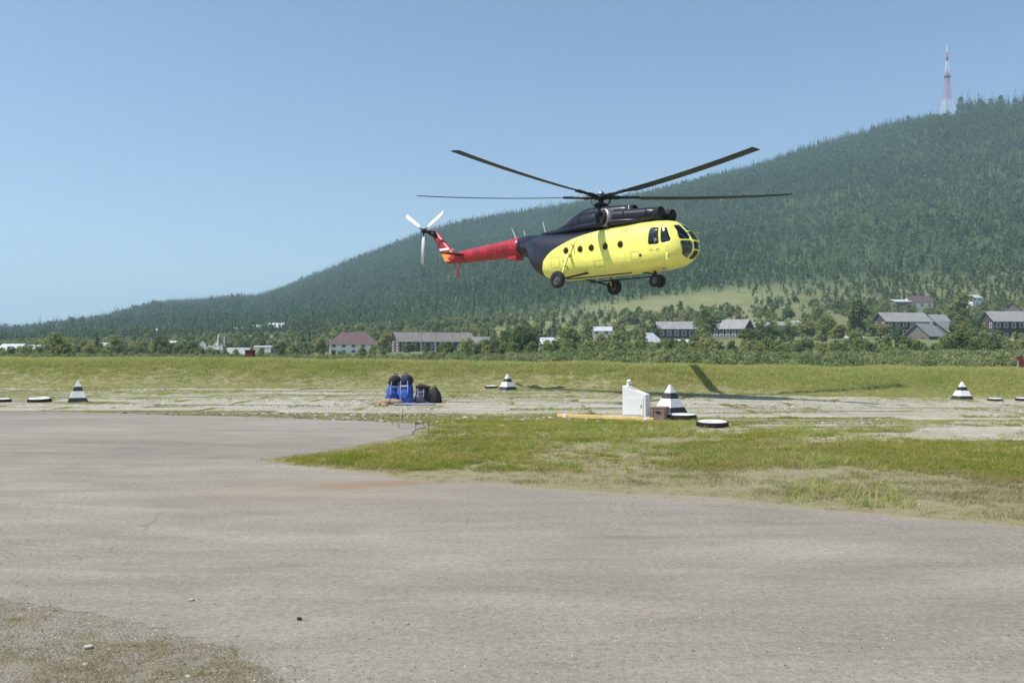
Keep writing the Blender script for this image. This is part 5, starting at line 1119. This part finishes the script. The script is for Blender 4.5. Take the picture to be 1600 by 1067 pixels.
for i in range(46):
    px_ = 20 + i * 34.5 + rng.uniform(-10, 10); Y_ = rng.uniform(70, 95); plant('b', px_, Y_, rng.uniform(550, 563) - (4 if px_ > 900 else 0), rng.uniform(22, 46), "low willow shrub behind the bank " + shrub_place(px_), "willow shrubs behind the bank")
plant('b', 1510, 68, 553, 60, "dark dense willow shrub behind the bank below the big leafy tree", None, 3)
plant('b', 1080, 110, 548, 46, "rounded willow shrub standing out below the log house", None, 0)

# ------------------------------------------------------------------ markers on the pad
def m_marker(name, c, chip):
    m, nt, b = mat_new(name); v = coords(nt); n1 = noise(nt, v, 3, 6, .7); n2 = noise(nt, v, 14, 5, .7)
    cc = ramp(nt, n1, [(.3, tuple(x * .86 for x in c)), (.7, c)]); L(nt, mixc(nt, ramp(nt, n2, [(.60, 0.0), (.68, .8)]), cc, chip), b.inputs["Base Color"]); b.inputs["Roughness"].default_value = .7
    return m
M['mk_white'] = m_marker("marker_white", (.80, .80, .77), (.52, .50, .45)); M['mk_black'] = m_marker("marker_black", (.022, .022, .026), (.06, .06, .06))
def marker(px, py, hpx, rot, label):
    x, Y = pix_ground(px, py); h = hpx / F * Y; w = h * 0.44; e = empty("pyramid_marker", (x, Y, float(gz(x, Y)) + .02), (0, 0, R(rot))); tag(e, label, "marker", "striped pyramid markers round the pad")
    for t0, t1, mn in ((0, .22, 'mk_black'), (.22, .52, 'mk_white'), (.52, .72, 'mk_black'), (.72, 1.0, 'mk_white')):
        w0, w1 = w * (1 - t0 * .93), w * (1 - t1 * .93); z0, z1 = h * t0, h * t1
        v = [(sx * w0, sy * w0, z0) for sx, sy in ((-1, -1), (1, -1), (1, 1), (-1, 1))] + [(sx * w1, sy * w1, z1) for sx, sy in ((-1, -1), (1, -1), (1, 1), (-1, 1))]
        o = MB().add(v, [(3, 2, 1, 0), (4, 5, 6, 7), (0, 1, 5, 4), (1, 2, 6, 5), (2, 3, 7, 6), (3, 0, 4, 7)]).build("painted_band", M[mn], e)
    MB().box((0, 0, -.04), (w * 2.12, w * 2.12, .10)).build("base", M['concrete'], e)
    return e
marker(1047, 646, 44, 38, "black and white striped pyramid marker beside the white cabinet")
marker(122, 629, 34, 26, "black and white striped pyramid marker beside the flat tyres at the asphalt corner")
marker(793, 610, 25, 40, "black and white striped pyramid marker right of the luggage at the foot of the bank")
marker(1503, 625, 28, 8, "black and white striped pyramid marker standing alone before the bank")
def tyre(px, py, wpx, label, tilt=0):
    x, Y = pix_ground(px, py); r = wpx / 2 / F * Y; h = r * .42; e = empty("painted_tyre", (x, Y, float(gz(x, Y)) + .015), (R(tilt), 0, 0)); tag(e, label, "tyre", "painted tyres round the pad")
    MB().lathe([(r * .60, 0), (r * .9, 0), (r, h * .2), (r, h * .75), (r * .95, h * .9)], 28).build("tread", M['tyre'], e, True)
    MB().lathe([(r * .955, h * .885), (r * .84, h), (r * .62, h * .98), (r * .5, h * .86), (r * .5, h * .5)], 28).build("painted_sidewall", M['mk_white'], e, True)
    lug = MB()
    for i in range(22): a = 6.283 * i / 22; lug.box((math.cos(a) * r * 1.0, math.sin(a) * r * 1.0, h * .45), (.05, r * .16, h * .55), Matrix.Rotation(a, 3, 'Z'))
    lug.build("tread_lugs", M['tyre'], e)
tyre(1113, 668, 47, "old tyre with white painted top lying nearest the brown crate", 2)
tyre(1066, 656, 42, "old tyre with white painted top at the foot of the marker by the cabinet", 0)
tyre(62, 629, 33, "old tyre with white painted top beside the marker at the asphalt corner", 3)
tyre(2, 629, 28, "old tyre with white painted top farthest out along the asphalt corner", 0)
tyre(768, 607, 20, "old tyre with white painted top left of the marker below the bank")
tyre(1555, 627, 21, "old tyre with white painted top right of the lone marker")
tyre(1600, 627, 24, "old tyre with white painted top at the far right of the lone marker")

# white cabinet with lamp, brown crate, yellow beam
x, Y = pix_ground(994, 652); g0 = float(gz(x, Y)); s = Y / F
cab = empty("cabinet", (x, Y, g0), (0, 0, R(-26))); tag(cab, "white sheet metal cabinet with sloping top next to the pyramid marker", "cabinet")
W, Dp, H0, H1 = 34 * s / .9, 22 * s, 50 * s, 36 * s
v = [(-W / 2, -Dp / 2, 0), (W / 2, -Dp / 2, 0), (W / 2, Dp / 2, 0), (-W / 2, Dp / 2, 0), (-W / 2, -Dp / 2, H0), (W / 2, -Dp / 2, H1), (W / 2, Dp / 2, H1), (-W / 2, Dp / 2, H0)]
bevelled(MB().add(v, [(3, 2, 1, 0), (4, 5, 6, 7), (0, 1, 5, 4), (1, 2, 6, 5), (2, 3, 7, 6), (3, 0, 4, 7)]).build("casing", M['mk_white'], cab), .012)
MB().box((0, -Dp / 2 - .008, H1 * .5), (W * .78, .016, H1 * .72)).build("door", M['white_paint'], cab); MB().box((W * .30, -Dp / 2 - .025, H1 * .52), (.02, .03, .10)).build("handle", M['grey_metal'], cab)
lm = empty("lamp", (x - 11 * s, Y, g0 + H0 - .035), (0, 0, R(-26))); tag(lm, "small white lamp standing on the cabinet's high corner", "lamp")
MB().box((0, 0, .06), (.15, .13, .12)).build("lamp_base", M['mk_white'], lm); MB().lathe([(.05, .12), (.075, .13), (.08, .20), (.045, .23), (.001, .235)], 14).build("lamp_cap", M['mk_white'], lm, True); MB().box((.05, -.068, .07), (.05, .02, .07)).build("lens", M['win'], lm)
M['crate'] = m_boards("brown_crate_wood", (0.24, 0.155, 0.135), .25); M['beam'] = m_plain("yellow_beam_paint", (0.72, 0.50, 0.20), .7, 0, .2)
x, Y = pix_ground(1030, 656); g0 = float(gz(x, Y)); cr = empty("crate", (x, Y, g0), (0, 0, R(-24))); tag(cr, "brown wooden crate standing before the striped marker", "crate")
bevelled(MB().box((0, 0, .19), (.50, .36, .34)).build("body", M['crate'], cr), .012); bevelled(MB().box((0, 0, .395), (.53, .39, .05)).build("lid", M['crate'], cr), .01)
for xx in (-.17, .17): MB().box((xx, -.187, .19), (.06, .02, .34)).build("batten", M['crate'], cr)
MB().box((0, -.20, .27), (.16, .03, .03)).build("handle", M['dark_metal'], cr)
x0, Y0 = pix_ground(872, 654); x1, Y1 = pix_ground(1022, 657)
bm_ = empty("beam", ((x0 + x1) / 2, (Y0 + Y1) / 2, float(gz((x0 + x1) / 2, (Y0 + Y1) / 2)) + .02), (0, 0, math.atan2(Y1 - Y0, x1 - x0))); tag(bm_, "long pale yellow beam lying on the grass against the cabinet", "beam")
bevelled(MB().box((0, 0, .05), (math.dist((x0, Y0), (x1, Y1)), .13, .11)).build("plank", M['beam'], bm_), .01)
for sx in (-.42, .42): MB().box((sx * math.dist((x0, Y0), (x1, Y1)), 0, .05), (.10, .137, .117)).build("end_band", M['mk_white'], bm_)

# ------------------------------------------------------------------ luggage pile
M['bag_blue'] = m_plain("blue_bag_cloth", (0.035, 0.10, 0.42), .75, 0, .25, 5); M['bag_navy'] = m_plain("navy_bag_cloth", (0.012, 0.014, 0.05), .75, 0, .25, 5); M['bag_black'] = m_plain("black_bag_cloth", (0.012, 0.012, 0.014), .75, 0, .3, 6)
M['bag_purple'] = m_plain("purple_bag_cloth", (0.15, 0.13, 0.20), .75, 0, .25, 6); M['bag_grey'] = m_plain("pale_strap", (0.50, 0.52, 0.56), .7); M['bedroll'] = m_plain("tan_canvas", (0.36, 0.26, 0.17), .85, 0, .25, 6); M['tarp'] = m_plain("blue_grey_tarp", (0.25, 0.28, 0.42), .7, 0, .25, 4)
def sack(seed, w, d, h, prof, n=26, lump=.20):
    r = np.random.default_rng(seed); rings_ = []
    for zz, k in prof:
        rr = []
        for i in range(n):
            t = 6.283 * i / n; c, s_ = math.cos(t), math.sin(t); q = 1 + lump * (float(vnoise(c * 1.6 + seed * 3, s_ * 1.6 + zz * 3, 1)) - .5) * 2
            rr.append((w / 2 * k * q * math.copysign(abs(c) ** .7, c), d / 2 * k * q * math.copysign(abs(s_) ** .7, s_), h * zz))
        rings_.append(rr)
    return fix_normals(MB().loft(rings_).data("sack", None))
PR = [(0, .84), (.04, .98), (.15, 1.08), (.35, 1.0), (.5, 1.04), (.68, .90), (.84, .86), (.95, .66), (1.0, .40)]
PT = [(0, .9), (.06, 1.0), (.25, .98), (.45, .84), (.65, .62), (.85, .36), (.97, .16), (1.0, .08)]
def backpack(px, py, wpx, hpx, label, bodym, lidm, seed, rot, lid_h=.36, prof=PR, front=True, dep=.75):
    x, Y = pix_ground(px, py); s = Y / F; w, h = wpx * s, hpx * s; e = empty("backpack", (x, Y, float(gz(x, Y)) + .035), (R(3 * math.sin(seed * 2.1)), R(7 * math.sin(seed * 1.7)), R(rot))); tag(e, label, "backpack")
    b = sack(seed, w, w * dep, h * (1 - lid_h * .8), prof); b.materials.append(bodym); b.polygons.foreach_set("use_smooth", [True] * len(b.polygons)); obj("bag_body", b, e)
    if lid_h:
        l_ = sack(seed + 50, w * .96, w * dep * .98, h * lid_h, [(0, .9), (.12, 1.0), (.5, .98), (.8, .8), (1.0, .45)]); l_.materials.append(lidm); l_.polygons.foreach_set("use_smooth", [True] * len(l_.polygons)); obj("bag_lid", l_, e, (0, 0, h * (1 - lid_h)))
    st = MB()
    for sx in (-.26, .26): st.path([(sx * w, -w * dep * .53, h * .08), (sx * w * 1.02, -w * dep * .56, h * .4), (sx * w, -w * dep * .5, h * .78)], [.018, .018, .018], 5)
    st.build("strap", M['bag_grey'] if front else M['bag_black'], e)
    if front:
        p = sack(seed + 9, w * .6, .14, h * .30, PR); p.materials.append(bodym); p.polygons.foreach_set("use_smooth", [True] * len(p.polygons)); obj("front_pocket", p, e, (0, -w * dep * .5, h * .14))
        MB().box((0, -w * dep * .55, h * .60), (w * .62, .03, h * .05)).build("label_strip", M['bag_grey'], e)
    MB().path([(-.08, 0, h * .98), (-.05, 0, h * 1.07), (.05, 0, h * 1.07), (.08, 0, h * .98)], [.016] * 4, 5).build("grab_handle", M['bag_black'], e)
    return e
backpack(613, 629, 21, 41, "blue expedition backpack with black lid at the left of the luggage pile", M['bag_blue'], M['bag_black'], 1, 12)
backpack(635, 630, 22, 43, "taller blue backpack with navy lid in the middle of the luggage pile", M['bag_blue'], M['bag_navy'], 2, -14)
backpack(622, 622, 18, 34, "navy backpack standing behind the two blue backpacks", M['bag_navy'], M['bag_black'], 3, 5, front=False)
backpack(656, 630, 17, 28, "purple bag with pale straps beside the blue backpacks", M['bag_purple'], M['bag_black'], 4, 8, .22)
backpack(677, 630, 27, 25, "slumped black rucksack at the right end of the luggage pile", M['bag_black'], M['bag_black'], 5, -10, 0, PT, False)
backpack(666, 626, 18, 22, "small black bag wedged behind the purple bag", M['bag_black'], M['bag_black'], 6, 20, .2, PR, False)
def bundle(px, py, wpx, hpx, label, mat, name, cat, seed, rot):
    x, Y = pix_ground(px, py); s = Y / F; e = empty(name, (x, Y, float(gz(x, Y)) + .03), (0, 0, R(rot))); tag(e, label, cat)
    b = sack(seed, wpx * s, wpx * s * .42, hpx * s, [(0, .9), (.2, 1.0), (.6, .95), (.85, .7), (1.0, .35)], 26, .22); b.materials.append(mat); b.polygons.foreach_set("use_smooth", [True] * len(b.polygons)); obj("roll", b, e)
    MB().loft([[(.10 * k, math.cos(t) * wpx * s * .22, hpx * s * .48 + math.sin(t) * hpx * s * .54) for t in np.linspace(0, 6.283, 15)[:-1]] for k in (-.2, .2)], False).build("tie_strap", M['bag_black'], e)
bundle(610, 633, 40, 9, "tan canvas bedroll lying in front of the blue backpacks", M['bedroll'], "bedroll", "bedroll", 11, 4)
bundle(595, 636, 22, 6, "small brown canvas bundle left of the bedroll", M['bedroll'], "canvas_bundle", "bundle", 12, -14)
x, Y = pix_ground(648, 634); e = None
tm = bpy.data.meshes.new("tarp"); nxt = 18; vv = []; ff = []
for j in range(8):
    for i in range(nxt):
        a, b_ = (i / (nxt - 1) - .5) * 1.75, (j / 7 - .5) * .62; vv.append((a, b_ + .05 * float(vnoise(a * 3, 1, 1)), .02 + .07 * float(fbm(a * 2.2 + 3, b_ * 3, .6, 3))))
for j in range(7):
    for i in range(nxt - 1): k = j * nxt + i; ff.append((k, k + 1, k + 1 + nxt, k + nxt))
to = obj("tarpaulin", mesh_data("tarpaulin", vv, ff, M['tarp'], True), None, (x, Y, float(gz(x, Y)) + .035)); tag(to, "crumpled blue grey tarpaulin under the luggage pile", "tarpaulin")
so = to.modifiers.new("s", 'SOLIDIFY'); so.thickness = .006

# stones
def stone(px, py, wpx, mat, label, seed):
    x, Y = pix_ground(px, py); r = wpx / 2 / F * Y; bm = bmesh.new(); bmesh.ops.create_icosphere(bm, subdivisions=2, radius=1); q = random.Random(seed)
    for v in bm.verts: v.co = Vector((v.co.x * r, v.co.y * r * .75, (v.co.z + .6) * r * .42)) * q.uniform(.86, 1.12)
    me_ = bpy.data.meshes.new("stone"); bm.to_mesh(me_); bm.free(); me_.materials.append(mat); o = obj("stone", me_, None, (x, Y, (float(gz(x, Y)) if Y > 20 else 0) + .006), (0, 0, q.uniform(0, 6))); tag(o, label, "stone")
M['pale_stone'] = m_plain("pale_stone", (.50, .48, .42), .85); M['dark_stone'] = m_plain("dark_lump", (.035, .033, .030), .9)
stone(727, 655, 12, M['pale_stone'], "pale flat stone lying in the grass right of the luggage", 1)
stone(468, 968, 11, M['dark_stone'], "dark lump lying alone on the foreground asphalt", 2)
stone(300, 938, 9, M['pale_stone'], "small pale stone on the asphalt above the verge", 3)
stone(140, 1012, 14, M['pale_stone'], "pale stone on the gravel verge", 4)
# tall weeds at the asphalt's inner corner and dry stalks by the cabinet
def weed_mesh(seed, h, nb, mat):
    r = np.random.default_rng(seed); m = []; 
    for _ in range(nb):
        a = r.uniform(0, 6.283); le = r.uniform(.05, .4) * h; hh = h * r.uniform(.6, 1.05); top = np.array([math.cos(a) * le, math.sin(a) * le, hh]); w = np.array([.005, 0, 0])
        m.append([-w, w, top + w * .4, top - w * .4])
        for k in range(3):
            t = r.uniform(.3, 1); p = top * t; b_ = r.uniform(0, 6.283); d = np.array([math.cos(b_), math.sin(b_), r.uniform(0, .8)]) * r.uniform(.03, .08); q = np.array([-d[1], d[0], 0]) * .16
            m.append([p, p + d * .5 + q, p + d, p + d * .5 - q])
    return quads_data("weed", np.array(m, float), mat)
wm = [src("weed", weed_mesh(i, .34, 5, M['weed'])) for i in range(3)]
P = []
for px_, py_ in [(622, 668), (645, 670), (660, 668), (668, 674), (612, 664), (630, 662), (1005, 612), (1012, 618), (1020, 618)]:
    for _ in range(1): P.append((*pix_ground(px_ + rng.uniform(-5, 5), max(py_, 630) + rng.uniform(-3, 3)), 0))
P = np.array(P); P[:, 2] = gz(P[:, 0], P[:, 1]) + .02; S = rng.uniform(.7, 1.3, len(P))
scatter("weeds", "thin tall weeds at the inner corner of the asphalt", P, rng.uniform(0, 6, len(P)), np.stack([S, S, S], 1), wm)

# ------------------------------------------------------------------ haze: the summer air, one closed box round everything
HZ = True
if HZ:
    m = bpy.data.materials.new("summer_haze"); m.use_nodes = True; nt = m.node_tree; nt.nodes.remove(nt.nodes["Principled BSDF"])
    pvn = N(nt, "ShaderNodeVolumePrincipled"); pvn.inputs["Color"].default_value = (0.57, 0.80, 0.99, 1); pvn.inputs["Density"].default_value = 0.00022; pvn.inputs["Anisotropy"].default_value = 0.2
    L(nt, pvn.outputs[0], nt.nodes["Material Output"].inputs["Volume"])
    tag(MB().box((0, 3900, 225), (15800, 9200, 462)).build("haze", m), "thin blue summer haze filling the valley", None, None, "stuff")
